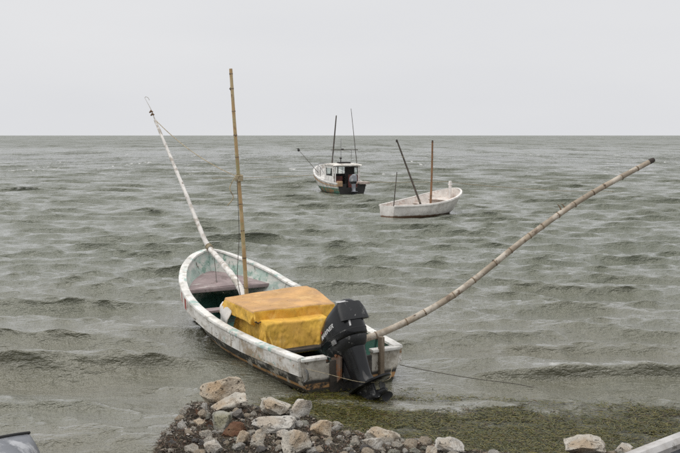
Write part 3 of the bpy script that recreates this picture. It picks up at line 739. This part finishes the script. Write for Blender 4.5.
# ------------------------------------------------------------------ outboard motors
def outboard(name, label, loc, rz, tilt, sc=1., cowl='motor_black', text=True, detail=True, leg=.80):
    root = thing(name, label, 'outboard motor', loc, rz)
    T0 = Matrix.Rotation(-tilt, 4, 'X') @ Matrix.Scale(sc, 4)
    class _T:
        def __matmul__(s, p):
            p = Vector(p); return T0 @ (Vector((p.x, p.y, p.z * leg)) if p.z < 0 else p)
    T = _T()
    def ring(z, x, y0, y1, n=40, e=3.0, skew=0.):
        o = []; yc, hy = (y0 + y1) / 2, (y1 - y0) / 2
        for k in range(n):
            a = 2 * math.pi * k / n; c, s_ = math.cos(a), math.sin(a)
            px = x * math.copysign(abs(c) ** (2 / e), c); py = hy * math.copysign(abs(s_) ** (2 / e), s_)
            taper = 1 - .16 * max(py / hy, 0) - .05 * max(-py / hy, 0)
            o.append(Vector((px * taper, yc + py, z + skew * py)))
        return o
    g = G(); g.loft([ring(.145, .175, -.41, .255), ring(.16, .184, -.424, .265), ring(.23, .186, -.425, .262, skew=-.03), ring(.32, .181, -.42, .245, skew=-.12), ring(.40, .170, -.41, .21, skew=-.22), ring(.45, .152, -.395, .17, skew=-.28), ring(.478, .118, -.37, .11, skew=-.32), ring(.488, .05, -.30, .0, skew=-.34)])
    from mathutils.bvhtree import BVHTree
    bvh = BVHTree.FromPolygons([v.copy() for v in g.v], [tuple(f) for f in g.f])
    def stick(y, z, lift=.002):                               # a point on the port face of the cowl
        h_, *_ = bvh.ray_cast(Vector((-1, y, z)), Vector((1, 0, 0))); return (h_.x if h_ else -.17) - lift
    cw = g.xf(T).build('cowling', cowl, root, angle=60)
    if detail:
        g = G(); g.loft([ring(.30, .187, -.434, -.36), ring(.42, .178, -.425, -.36), ring(.51, .150, -.405, -.35)]); g.xf(T).build('air_intake', 'motor_grey', cw)
        g = G(); g.loft([ring(.205, .1885, -.428, .265), ring(.217, .1895, -.429, .266)]); g.xf(T).build('trim_band', 'motor_grey', cw)
        for sx in (-1, 1):
            g = G(); g.box(sx * .186 - .012, sx * .186 + .012, -.20, -.12, .12, .175, .006); g.xf(T).build('latch', 'worn_metal', cw)
    g = G(); g.loft([ring(.0, .10, -.28, .10), ring(.05, .15, -.36, .18), ring(.11, .17, -.395, .225), ring(.142, .172, -.40, .232)]); g.xf(T).build('lower_pan', 'motor_grey', root)
    g = G(); g.loft([ring(.03, .115, -.34, .0), ring(-.08, .10, -.33, -.03), ring(-.25, .088, -.32, -.03), ring(-.36, .082, -.32, -.03), ring(-.45, .085, -.36, -.02), ring(-.475, .09, -.40, 0)])
    g.xf(T).build('leg_housing', cowl, root)
    g = G(); g.loft([ring(-.465, .075, -.62, .06, e=2.3), ring(-.47, .145, -.64, .08, e=2.3), ring(-.495, .145, -.64, .08, e=2.3), ring(-.505, .12, -.62, .07, e=2.3)]); g.xf(T).build('cavitation_plate', cowl, root)
    g = G(); g.loft([ring(-.50, .06, -.36, -.02, e=2.2), ring(-.57, .045, -.36, -.0, e=2.2), ring(-.63, .05, -.36, .02, e=2.2)]); g.xf(T).build('strut', 'motor_grey', root)
    pr = [(.13, .012), (.10, .040), (.03, .062), (-.15, .070), (-.30, .066), (-.38, .055), (-.40, .05)]
    gc = G().tube([(0, y, -.655) for y, _ in pr], [r for _, r in pr], 14).xf(T).build('gearcase', 'motor_grey', root)
    sk = G(); sk.add([(-.008, .0, -.70), (.008, .0, -.70), (.008, -.24, -.70), (-.008, -.24, -.70), (-.004, -.14, -.84), (.004, -.14, -.84), (.004, -.24, -.83), (-.004, -.24, -.83)],
              [(0, 1, 2, 3), (4, 5, 6, 7), (0, 1, 5, 4), (1, 2, 6, 5), (2, 3, 7, 6), (3, 0, 4, 7)]); sk.xf(T).build('skeg', 'worn_metal', root)
    pg = G().tube([(0, -.40, -.655), (0, -.50, -.655), (0, -.55, -.655)], [.045, .042, .015], 12).xf(T).build('propeller_hub', 'motor_grey', root)
    for k in range(3):
        a = k * 2.094 + .4; M2 = Matrix.Translation((0, -.45, -.655)) @ Matrix.Rotation(a, 4, 'Y') @ Matrix.Rotation(R(28), 4, 'Z')
        b = G(); rw = [(.03, .03), (.06, .055), (.09, .065), (.12, .055), (.135, .025)]
        b.loft([[M2 @ Vector((-w_, .004, r)), M2 @ Vector((0, .012, r)), M2 @ Vector((w_, .004, r)), M2 @ Vector((w_, -.002, r)), M2 @ Vector((0, .006, r)), M2 @ Vector((-w_, -.002, r))] for r, w_ in rw])
        b.xf(T).build('propeller_blade', 'motor_grey', root)
    if detail:
        for sx in (-1, 1):                                    # clamp brackets stay upright on the transom
            g = G(); g.loft([[Vector((sx * .12 + q, y, z)) for y, z in ((.09, .06), (-.02, .10), (-.10, .04), (-.09, -.20), (-.03, -.26), (.0, -.04), (.09, -.02))] for q in (-.012, .012)]); g.build('clamp_bracket', 'rusty_metal', root)
            G().tube([(sx * .12, .10, -.0), (sx * .12, .18, -.0)], .014, 8).build('clamp_screw', 'worn_metal', root)
        G().tube([(-.15, -.02, .06), (.15, -.02, .06)], .022, 10).build('tilt_tube', 'rusty_metal', root)
        g = G(); g.box(-.075, .075, -.10, .06, -.32, .0, .02); g.xf(T).build('swivel_bracket', 'motor_grey', root)
        g = G(); g.bar((-.09, .20, .06), (-.11, .60, .03), .05, .045, .01); ta = g.xf(T).build('tiller_arm', 'steel_grey', root)
        G().tube([T @ Vector(q) for q in ((-.11, .60, .03), (-.115, .66, .025), (-.12, .76, .02))], .024, 10).build('grip', 'rubber_black', ta)
        g = G(); g.box(-.035, .035, .015, .05, .42, .46, .01); g.xf(T).build('lift_handle', 'motor_grey', cw)
    if text:
        def word(body, size, yc, zc, mm, shear=.25):
            cu = bpy.data.curves.new('cowl_lettering', 'FONT'); cu.body = body; cu.size = size; cu.shear = shear; cu.align_x = 'CENTER'; cu.extrude = .0012; cu.offset = .0016; cu.space_character = 1.12
            to = bpy.data.objects.new('tmp', cu); C.objects.link(to)
            m_ = bpy.data.meshes.new_from_object(to); bpy.data.objects.remove(to)
            for v in m_.vertices:                             # the port face: letters run from the bow end to the aft end
                y_ = yc - v.co.x; z_ = zc + v.co.y + .16 * v.co.x
                v.co = T @ Vector((stick(y_, z_, .0015 + v.co.z), y_, z_))
            m_.materials.clear(); m_.materials.append(MATS[mm])
            o = bpy.data.objects.new('lettering', m_); C.objects.link(o); o.parent = cw; return o
        def patch(name_, y0, y1, z0, z1, mm, slope=0., n_=5):
            pg_ = G(); rows = []
            for i in range(n_ + 1):
                z_ = z0 + (z1 - z0) * i / n_
                rows.append([(stick(y_, z_ + slope * (y_ - y0), .003), y_, z_ + slope * (y_ - y0)) for y_ in [y0 + (y1 - y0) * k / n_ for k in range(n_ + 1)]])
            pg_.loft(rows, closed=False); return pg_.xf(T).build(name_, mm, cw)
        word('MARINER', .066, -.07, .275, 'letter_white')
        patch('emblem', .04, .075, .325, .35, 'letter_red')
        patch('edge_trim', -.400, -.391, .45, .53, 'letter_white'); patch('edge_trim', -.414, -.405, .24, .31, 'letter_white')
    return root
outboard('outboard_motor', 'large black outboard motor tilted up on the near boat transom', BW(-.10, -.02, .36), BOAT_RZ + .12, R(31), 1.06)

# ------------------------------------------------------------------ the white skiff
H2 = Hull(3.75, .38, .98, .53, 2.3, 1.83, .43, .90, 2.6, .16, fine=.55, rake=.3, n=36)
sk = thing('open_skiff', 'small white open skiff with two thin masts moored further out on the right', 'boat', SKIFF_LOC, SKIFF_RZ)
H2.shell('hull', 'skiff_paint', sk); H2.shell('inner_lining', 'skiff_inner', sk, shrink=.045)
H2.band('gunwale', [(.03, .0), (.022, .028), (-.05, .03), (-.055, 0), (.03, -.03)], 'skiff_paint', sk)
H2.transom('transom', 'skiff_paint', sk); H2.plate('floor', .06, 3.2, .10, 'skiff_inner', sk)
for y, z in ((.7, .33), (1.55, .34), (2.35, .38)):
    x = H2.xin(y / H2.Ln, z)[0]; g = G(); g.box(-x, x, y - .1, y + .1, z - .03, z, .005); g.build('thwart', 'skiff_inner', sk)
H2.plate('foredeck', 2.95, 3.55, lambda y: .50 + .1 * (y - 2.9), 'skiff_inner', sk)
g = G(); g.box(-.045, .045, 3.38, 3.47, .52, 1.20, .015); g.box(-.075, .075, 3.37, 3.48, 1.04, 1.075, .012); g.build('mooring_post', 'skiff_paint', sk)
def pole(name, label, a, b, r0, r1, m, cat='pole', bend=(0, 0, 0)):
    a, b = Vector(a), Vector(b); mid = (a + b) / 2 + Vector(bend)
    sp = smooth_pts([Vector((0, 0, 0)), mid - a, b - a], 8)
    t = thing(name, label, cat, a)
    G().tube(sp, [r0 + (r1 - r0) * i / (len(sp) - 1) for i in range(len(sp))], 9).build('shaft', m, t)
    return t, sp
t, sp = pole('leaning_mast', 'dark mast leaning left in the white skiff', (3.10, 32.3, .12), (2.11, 32.3, 2.73), .042, .028, 'dark_pole')
G().tube([sp[-1] - Vector((0, 0, .05)), sp[-1] + Vector((-.02, 0, .05))], [.045, .03], 8).build('tip_wrap', 'cord_dark', t)
t, sp = pole('brown_mast', 'upright reddish-brown mast in the white skiff', (3.41, 32.75, .12), (3.47, 32.8, 2.72), .042, .034, 'brown_pole', bend=(.015, 0, 0))
G().tube([sp[-1] - Vector((0, 0, .05)), sp[-1] + Vector((0, 0, .03))], [.038, .03], 8).build('tip_wrap', 'cord_dark', t)
pole('thin_stake', 'thin dark stick standing at the stern of the white skiff', (1.93, 31.32, .30), (2.04, 31.2, 1.63), .02, .014, 'dark_pole')

# ------------------------------------------------------------------ the cabin boat
H3 = Hull(5.0, .74, 1.0, .5, 2.2, 1.8, .54, 1.30, 2.2, .22, fine=.5, rake=.4, n=40)
cb = thing('cabin_boat', 'white and green motor boat with open-backed cabin far out in the centre', 'boat', CABIN_LOC, CABIN_RZ)
H3.shell('hull', 'cabin_hull', cb); H3.shell('inner_lining', 'cabin_white', cb, shrink=.05)
H3.band('gunwale', [(.035, .0), (.03, .035), (-.07, .035), (-.07, 0), (.03, -.03)], 'cabin_white', cb)
H3.band('side_stripe', [(.012, -.10), (.012, -.145), (-.01, -.145), (-.01, -.10)], 'buff_trim', cb)
H3.transom('transom', 'cabin_dark', cb, notch=(-.30, .30, .34)); H3.plate('floor', .06, 4.3, .16, 'pink_deck', cb)
H3.plate('foredeck', 3.2, 4.75, lambda y: .60 + .12 * (y - 3.2), 'cabin_white', cb)
CY0, CY1, CXW, CZ0, CZ1 = .8, 2.3, .70, .50, 1.40
g = G()
for sx in (-1, 1):                                              # side walls with a window opening, as four pieces joined
    a, b = (sx * CXW - .02, sx * CXW + .02)
    g = G(); g.box(a, b, CY0, CY1, .42, .88); g.box(a, b, CY0, CY0 + .22, .8815, CZ1); g.box(a, b, CY1 - .22, CY1, .8815, CZ1); g.box(a, b, CY0 + .2215, CY1 - .2215, 1.27, CZ1)
    w_ = g.build('cabin_wall', 'cabin_white', cb, smooth=False)
    g = G(); g.box(sx * CXW - .005, sx * CXW + .005, CY0 + .223, CY1 - .223, .883, 1.268); g.build('window_pane', 'window_glass', w_, smooth=False)
g = G(); g.box(-.658, .658, CY1 - .04, CY1, .42, .90); g.box(-.658, -.60, CY1 - .04, CY1, .9015, CZ1); g.box(.60, .658, CY1 - .04, CY1, .9015, CZ1); g.box(-.03, .03, CY1 - .04, CY1, .9015, CZ1); g.box(-.598, -.032, CY1 - .04, CY1, 1.30, CZ1); g.box(.032, .598, CY1 - .04, CY1, 1.30, CZ1)
fw = g.build('front_wall', 'cabin_white', cb, smooth=False)
for a, b in ((-.598, -.032), (.032, .598)):
    g = G(); g.box(a, b, CY1 - .025, CY1 - .015, .902, 1.298); g.build('windscreen', 'window_glass', fw, smooth=False)
g = G(); rings = []
for y, dz in ((CY0 - .16, -.03), (CY0 - .10, 0), (CY0 + .6, .035), (CY1, .0), (CY1 + .14, -.05)):
    rings.append([(x, y, CZ1 + .055 + dz + .05 * (1 - (x / .76) ** 2)) for x in (-.76, -.6, -.3, 0, .3, .6, .76)] + [(x, y, CZ1 + .004 + dz * .2) for x in (.76, .4, 0, -.4, -.76)])
g.loft(rings); rf = g.build('roof', 'cabin_roof', cb)
for x0 in (-.655, .595):
    g = G(); g.box(x0, x0 + .06, CY0 - .04, CY0 - .003, .45, CZ1 + .0, .008); g.build('door_post', 'cabin_white', cb)
g = G(); g.box(-.59, -.12, CY0 + .35, CY0 + .40, .17, .86); g.build('bulkhead', 'maroon', cb); g = G(); g.box(.10, .59, CY0 + .02, CY0 + .06, .30, .95); g.build('bulkhead', 'maroon', cb)
g = G(); g.box(-.60, .60, CY1 - .5, CY1 - .06, .17, .95); g.build('dashboard', 'cabin_dark', cb)
g = G(); g.box(.08, .60, CY0 + .55, CY0 + .60, .30, 1.33); g.build('locker', 'cabin_dark', cb)
g = G(); g.box(.36, .92, -.10, .42, .50, .62, .02); g.build('stern_platform', 'pink_deck', cb)
g = G(); g.box(-.76, -.50, -.04, .22, .40, .66, .02); g.build('stern_box', 'buff_trim', cb)
g = G(); g.box(-.35, .25, CY0 + .1, CY0 + .6, CZ1 + .115, CZ1 + .19, .02); g.build('roof_hatch', 'cabin_dark', rf)
g = G(); g.tube([(-.20, 1.2, CZ1 + .19), (-.2, 1.2, CZ1 + .33)], .02, 8); g.tube([(-.2, 1.2, CZ1 + .33), (-.2, 1.2, CZ1 + .38), (-.2, 1.2, CZ1 + .43)], [.04, .07, .03], 10); g.build('roof_lamp', 'cabin_dark', rf)
for sx in (-1, 1):
    G().tube(smooth_pts([(sx * .55, 3.0, .95), (sx * .62, 3.3, 1.22), (sx * .5, 4.2, 1.38), (0, 4.75, 1.42)], 6), .018, 6).build('bow_rail', 'worn_metal', cb)
    for y, x, z in ((3.4, .615, 1.24), (4.2, .5, 1.38)):
        G().tube([(sx * x, y, .75), (sx * x, y, z)], .014, 6).build('rail_post', 'worn_metal', cb)
def CW(x, y, z):
    c, s_ = math.cos(CABIN_RZ), math.sin(CABIN_RZ); return (CABIN_LOC[0] + x * c - y * s_, CABIN_LOC[1] + x * s_ + y * c, z)
# antenna arch on the roof belongs to the boat
g = G(); g.bar((-.50, 1.9, 2.18), (.98, 1.9, 2.18), .03, .035); xb = g.build('cross_bar', 'dark_pole', cb)
for x in (-.38, .05, .62):
    G().tube([(x, 1.9, CZ1 + .06), (x, 1.9, 2.18 if x != .05 else 2.75)], .014, 6).build('arch_post', 'worn_metal', cb)
g = G(); g.box(.05, .2, 1.88, 1.92, 2.20, 2.25, .01); g.build('mast_light', 'cabin_dark', cb)
pole('dark_mast', 'tall dark mast standing at the left of the cabin boat roof', (-.46, 45.3, .9), (-.19, 45.3, 3.96), .045, .03, 'dark_pole')
pole('whip_antenna', 'thin tall whip antenna at the right of the cabin boat roof', (.93, 45.3, .95), (.57, 45.3, 4.31), .022, .012, 'dark_pole')
t, sp = pole('fishing_rod', 'thin dark fishing rod leaning left from the cabin boat bow', (-1.15, 46.4, .95), (-2.34, 47.5, 2.25), .016, .010, 'dark_pole')
G().tube([sp[-3] + Vector((-.05, 0, -.06)), sp[-3], sp[-3] + Vector((-.04, 0, .10))], [.03, .08, .03], 8).build('float', 'cabin_dark', t)
mat('motor_silver', (.24, .25, .28), [dict(col=(.4, .41, .43), scale=5, lo=.5, hi=.6)], rough=.4)
outboard('outboard_motor', 'grey outboard motor on the stern of the far cabin boat', CW(0, -.08, .50), CABIN_RZ, R(4), .92, cowl='motor_silver', text=False, detail=False)

rope('mooring_rope', 'pale yellow mooring rope running right from the white skiff bow post', sag((4.24, 33.9, 1.12), (15.0, 46.5, -.05), .12, 40), .014, 'rope')
rope('mooring_rope', 'pale yellow mooring rope running left from the cabin boat bow', sag((-1.35, 47.6, .78), (-9.5, 61, -.05), .05, 40), .016, 'rope')
rope('mooring_rope', 'faint yellow rope stretched between the white skiff and the cabin boat', sag((4.2, 33.9, 1.14), (1.35, 43.9, .60), .02, 30), .011, 'rope')

# ------------------------------------------------------------------ boats hauled out at the frame corners
H4 = Hull(3.4, .5, .62, .5, 2.2, 1.5, .30, .30, 2, .25, fine=.2, rake=.1, n=30)
dg = thing('upturned_dinghy', 'smooth grey upturned dinghy at the bottom left corner', 'boat', (-3.57, 3.66, .19), R(-19))
o = H4.shell('hull', 'dinghy_grey', dg); o.scale.z = -1; o.location.z = .36
g = G(); g.tube([(0, y, z) for y, z in [(H4.Ln * t_ - .1 * t_ ** 5, .36 + H4.draft * (1 - t_ ** 3) + .006) for t_ in H4.t]], .012, 8); g.build('keel_strip', 'rubber_black', dg)
o = H4.band('rim', [(.03, .0), (.02, .03), (-.03, .03), (-.03, -.01)], 'rubber_black', dg); o.scale.z = -1; o.location.z = .36

H5 = Hull(4.2, .55, .78, .5, 2.2, 1.6, .62, .95, 2.2, .12, fine=.5, rake=.3, n=36)
b5 = thing('beached_skiff', 'pale grey boat rim crossing the bottom right corner', 'boat', (1.70, 4.64, .225), R(-62))
H5.shell('hull', 'skiff_paint', b5); H5.shell('inner_lining', 'dinghy_grey', b5, shrink=.05)
H5.band('gunwale', [(.03, -.03), (.035, .0), (.02, .035), (-.05, .04), (-.075, .01), (-.07, -.03)], 'rim_grey', b5)
H5.transom('transom', 'skiff_paint', b5); H5.plate('floor', .06, 3.5, .10, 'dinghy_grey', b5)
for y in (1.1, 2.3):
    x = H5.xin(y / H5.Ln, .36)[0]; g = G(); g.box(-x, x, y - .12, y + .12, .33, .36, .005); g.build('thwart', 'old_wood', b5)

# ------------------------------------------------------------------ rocks
def rock_mesh(name, seed, sx, sy, sz, m, facets=14, rough_=.10, sub=4):
    """a lump cut by random planes, then weathered"""
    rnd = random.Random(seed); bm = bmesh.new(); bmesh.ops.create_icosphere(bm, subdivisions=sub, radius=1)
    planes = []
    for k in range(facets):
        n = Vector((rnd.gauss(0, 1), rnd.gauss(0, 1), rnd.gauss(0, .8))).normalized(); planes.append((n, rnd.uniform(.42, .80)))
    off = Vector((seed * 1.7, seed * .9, seed * 2.3))
    for v in bm.verts:
        p = v.co.copy()
        for n, d in planes:
            k = p.dot(n) - d
            if k > 0: p -= n * k * .97
        q = p + off
        p *= 1 + rough_ * mnoise.fractal(q * 2.2, 1., 2., 4) - rough_ * .5 * max(mnoise.noise(q * 6.5), 0) - rough_ * .5 * abs(mnoise.noise(q * 12)) - rough_ * .4 * max(mnoise.noise(q * 21), 0)
        v.co = p
    for ax, sz_ in enumerate((sx, sy, sz)):
        lo = min(v.co[ax] for v in bm.verts); hi = max(v.co[ax] for v in bm.verts)
        for v in bm.verts: v.co[ax] = ((v.co[ax] - lo) / (hi - lo) - .5) * sz_
    me = bpy.data.meshes.new(name); bm.to_mesh(me); bm.free()
    for p in me.polygons: p.use_smooth = True
    try: me.set_sharp_from_angle(angle=R(32))
    except Exception: pass
    me.materials.append(MATS[m]); return me
ROCKS = [  # x, y, width, height, depth factor, material, yaw, roll, label
 (-1.24, 8.95, .47, .31, .75, 'rock_tan', .2, -.12, 'largest tan boulder perched on top of the rubble, nearest the boat'),
 (-1.13, 8.46, .42, .13, .6, 'rock_cream', .1, -.2, 'long pale slab tucked right below the largest tan boulder'),
 (-1.07, 7.70, .18, .18, .9, 'rock_pitted', .6, .1, 'roundish greenish-white pitted stone left of the red-brown stone'),
 (-.98, 8.12, .13, .09, .8, 'rock_grey', .2, .0, 'small flat grey stone under the long pale slab'),
 (-.93, 7.44, .22, .11, .8, 'rock_red', .3, .05, 'red-brown stone among the pale rubble'),
 (-.64, 8.24, .31, .15, .7, 'rock_cream', -.1, .12, 'cream stone with brown left end beside the white angular stone'),
 (-.39, 8.24, .23, .17, .8, 'rock_white', .4, .2, 'white angular stone at the right end of the back row'),
 (-.60, 7.66, .40, .145, .6, 'rock_white', .0, .03, 'broad flat-topped white slab in the middle of the rubble'),
 (-.70, 7.15, .12, .15, .8, 'rock_cream', .5, .3, 'upright pale stone below the left end of the white slab'),
 (-.48, 7.36, .16, .085, .7, 'rock_white', .2, .1, 'small white stone under the right end of the white slab'),
 (-.36, 6.93, .23, .19, .9, 'rock_cream', .9, .1, 'pointed pyramid-shaped stone at the bottom edge'),
 (-.16, 7.53, .22, .15, .8, 'rock_tan', .4, -.1, 'orange and white rounded stone right of the white slab'),
 (-1.03, 6.86, .15, .12, .9, 'rock_white', .4, 0., 'white stone at the bottom edge below the red-brown stone'),
 (-.83, 7.17, .09, .12, .8, 'rock_tan', .1, .5, 'small angular tan stone right of the red-brown stone'),
 (.37, 7.36, .30, .12, .6, 'rock_cream', .1, .22, 'long cream stone sloping right at the edge of the green weed'),
 (.27, 7.05, .17, .095, .8, 'rock_white', .3, -.1, 'mottled white stone just below the long sloping cream stone'),
 (.91, 7.00, .24, .12, .7, 'rock_white', .1, .1, 'pale stone at the bottom edge, rightmost of the rubble tongue'),
 (.75, 6.86, .12, .09, .8, 'rock_cream', .6, .0, 'small cream stone at the left foot of the rightmost pale stone'),
 (1.98, 6.84, .36, .17, .8, 'rock_cream', .1, .05, 'mottled pale rock beside the boat rim at bottom right'),
 (2.33, 6.90, .20, .10, .8, 'rock_white', .7, .1, 'small broken white stone right of the mottled pale rock'),
 (-1.28, 7.66, .14, .065, .8, 'rock_tan', .3, .1, 'flat tan stone beside the dark weedy boulder'),
]
for i, (x, y, w_, h_, df, m, yaw, roll, lab) in enumerate(ROCKS):
    me_ = rock_mesh('rock', i + 3, w_ * 1.02, w_ * df * 1.02, h_ * 1.25, m, facets=13 + i % 6, rough_=.13)
    o = bpy.data.objects.new('rock', me_); C.objects.link(o)
    o.rotation_euler = (0, roll, yaw); o.location = (x, y, max(float(ground(x, y)), .12 + .1 * (9 - y) - .03) + h_ * .42)
    tag(o, lab, 'rock', 'stones of the rubble shore')
rnd = random.Random(5); base_meshes = [rock_mesh('stone', 60 + k, 1, .8, .62, mm, facets=12, rough_=.18, sub=3) for k, mm in enumerate(['rock_cream', 'rock_white', 'rock_tan', 'rock_grey', 'rock_tan', 'rock_cream', 'rock_white', 'rock_pitted'])]
cnt = 0
while cnt < 290:
    x = rnd.uniform(-1.6, 2.6); y = rnd.uniform(6.5, 9.0); e = float(far_edge(x)) - y
    if e < -.02 or e > 2.4: continue
    if any(math.hypot(x - r[0], (y - r[1]) * 1.2) < r[2] * .5 for r in ROCKS): continue
    s_ = rnd.choice([.035, .045, .055, .07, .085, .10, .13]) * rnd.uniform(.8, 1.2)
    o = bpy.data.objects.new('small_stone', base_meshes[rnd.randrange(8)]); C.objects.link(o)
    o.scale = (s_, s_, s_); o.rotation_euler = (rnd.uniform(-.4, .4), rnd.uniform(-.4, .4), rnd.uniform(0, 6.28)); o.location = (x, y, float(ground(x, y)) + s_ * .12)
    tag(o, 'small stone scattered among the dark weed of the rubble shore', 'stone', 'small stones scattered on the rubble'); cnt += 1

# ------------------------------------------------------------------ weed
def weed(name, label, spots, m, seed, ln, wd, lift, curl, nseg=3, align=None):
    rs_ = np.random.RandomState(seed); V = []; F = []; n = 0
    for (x, y, z) in spots:
        a = rs_.uniform(0, 6.283) if align is None else rs_.randint(2) * math.pi + rs_.randn() * align; l = ln * rs_.uniform(.4, 1.5); w_ = wd * rs_.uniform(.5, 1.4); k = rs_.randn() * curl; up = lift * rs_.uniform(0, 1); px, py = x, y; st = n
        for s_ in range(nseg + 1):
            t_ = s_ / nseg; ww = w_ * (1 - .75 * t_)
            zz = z + up * math.sin(t_ * 2.6) + .003
            V.append((px - math.sin(a) * ww, py + math.cos(a) * ww, zz)); V.append((px + math.sin(a) * ww, py - math.cos(a) * ww, zz + ww * rs_.uniform(-.5, .9)))
            px += math.cos(a) * l / nseg; py += math.sin(a) * l / nseg; a += k; n += 2
        F += [(st + 2 * s_, st + 2 * s_ + 1, st + 2 * s_ + 3, st + 2 * s_ + 2) for s_ in range(nseg)]
    me_ = bpy.data.meshes.new(name); me_.from_pydata(V, [], F); me_.update(); me_.materials.append(m)
    o = bpy.data.objects.new(name, me_); C.objects.link(o); return tag(o, label, kind='stuff')
def weed_mat(name, cols, rough=.55):
    m = bpy.data.materials.new(name); m.use_nodes = True; nt = m.node_tree; b = nt.nodes['Principled BSDF']
    gn = nt.nodes.new('ShaderNodeNewGeometry'); cr = nt.nodes.new('ShaderNodeValToRGB'); cr.color_ramp.interpolation = 'LINEAR'
    while len(cr.color_ramp.elements) < len(cols): cr.color_ramp.elements.new(.5)
    for i, c in enumerate(cols): cr.color_ramp.elements[i].position = i / (len(cols) - 1); cr.color_ramp.elements[i].color = (*c, 1)
    nt.links.new(gn.outputs['Random Per Island'], cr.inputs[0]); nt.links.new(cr.outputs[0], b.inputs['Base Color']); b.inputs['Roughness'].default_value = rough
    return m
rs2 = np.random.RandomState(12)
def scatter(n, x0, x1, y0, y1, dens):
    x = rs2.uniform(x0, x1, n); y = rs2.uniform(y0, y1, n); keep = rs2.uniform(0, 1, n) < dens(x, y); return x[keep], y[keep]
def dens_green(x, y):
    edge_ = np.interp(x, [-1.2, -.9, -.4, .6, 1.5, 2.5, 4, 8], [9.0, 9.5, 10.0, 9.85, 9.6, 9.4, 9.4, 9.4])
    d = sstep(-.15, .6, edge_ - y + .5 * fbm(x * 1.7, y * 3, 31)) * sstep(-1.05, -.6, x)
    patch = sstep(-.08, .08, fbm(x * 1.6 + 1.5 * fbm(x, y * 2, 8), y * 5 + 2.5 * fbm(x * .8, y, 9), 51, 5) + .10 * (edge_ - y) - .02)
    return d * (.16 + .84 * patch) * (1 - sstep(-.1, .3, far_edge(x) - y))
wx, wy = scatter(120000, -1.2, 6.0, 6.9, 9.9, dens_green)
wz = np.maximum(ground(wx, wy), .004)
weed('green_weed', 'mat of olive-green seaweed floating in the shallows', list(zip(wx, wy, wz)), weed_mat('green_weed', [(.022, .026, .01), (.055, .062, .016), (.09, .094, .02), (.16, .13, .025), (.045, .052, .015), (.14, .12, .022), (.03, .034, .012), (.09, .05, .02)], .35), 1, .10, .0050, .014, .45, 3, .7)
def dens_dark(x, y): return sstep(-.15, .1, far_edge(x) - y) * sstep(-1.75, -1.5, x) * (.35 + .65 * sstep(-.12, .1, fbm(x * 3, y * 3, 61)))
dx_, dy_ = scatter(60000, -1.8, 3.2, 6.4, 9.1, dens_dark)
weed('dry_weed', 'dark brown dried seaweed and debris strewn over the rubble', list(zip(dx_, dy_, ground(dx_, dy_))), weed_mat('dry_weed', [(.018, .015, .012), (.045, .035, .024), (.07, .052, .034), (.095, .05, .03), (.04, .042, .018), (.22, .19, .15), (.025, .02, .016), (.03, .026, .02)], .85), 2, .05, .0042, .022, .8, 2)

# gravel bedding the stones
rs3 = np.random.RandomState(33); V = []; F = []
px_ = rs3.uniform(-1.75, 3.0, 9000); py_ = rs3.uniform(6.5, 9.1, 9000); rs3.shuffle(px_)
kp = (rs3.uniform(0, 1, 9000) < .55 * sstep(-.05, .15, far_edge(px_) - py_) * sstep(-1.7, -1.5, px_)) & (far_edge(px_) - py_ < 2.5)
px_, py_ = px_[kp], py_[kp]; pz_ = ground(px_, py_)
OC = np.array([(1, 0, 0), (-1, 0, 0), (0, 1, 0), (0, -1, 0), (0, 0, 1), (0, 0, -1)], float); OF = [(0, 2, 4), (2, 1, 4), (1, 3, 4), (3, 0, 4), (2, 0, 5), (1, 2, 5), (3, 1, 5), (0, 3, 5)]
for x, y, z in zip(px_, py_, pz_):
    r = rs3.choice([.007, .009, .011, .014, .019]) ; k = len(V); a = rs3.uniform(0, 6.28); c, s_ = math.cos(a), math.sin(a)
    for o_ in OC * rs3.uniform(.6, 1.3, (6, 1)) + rs3.uniform(-.25, .25, (6, 3)):
        V.append((x + r * (o_[0] * c - o_[1] * s_), y + r * (o_[0] * s_ + o_[1] * c), z + r * (.5 + .7 * o_[2])))
    F += [tuple(k + i for i in f) for f in OF]
me_ = bpy.data.meshes.new('gravel'); me_.from_pydata(V, [], F); me_.update()
me_.materials.append(weed_mat('gravel', [(.07, .06, .05), (.18, .15, .12), (.36, .32, .27), (.15, .085, .055), (.5, .46, .41), (.045, .04, .034), (.12, .10, .08)], .9))
tag(C.objects.link(bpy.data.objects.new('gravel', me_)) or bpy.data.objects['gravel'], 'pale gravel and shell bits between the stones of the rubble shore', kind='stuff')
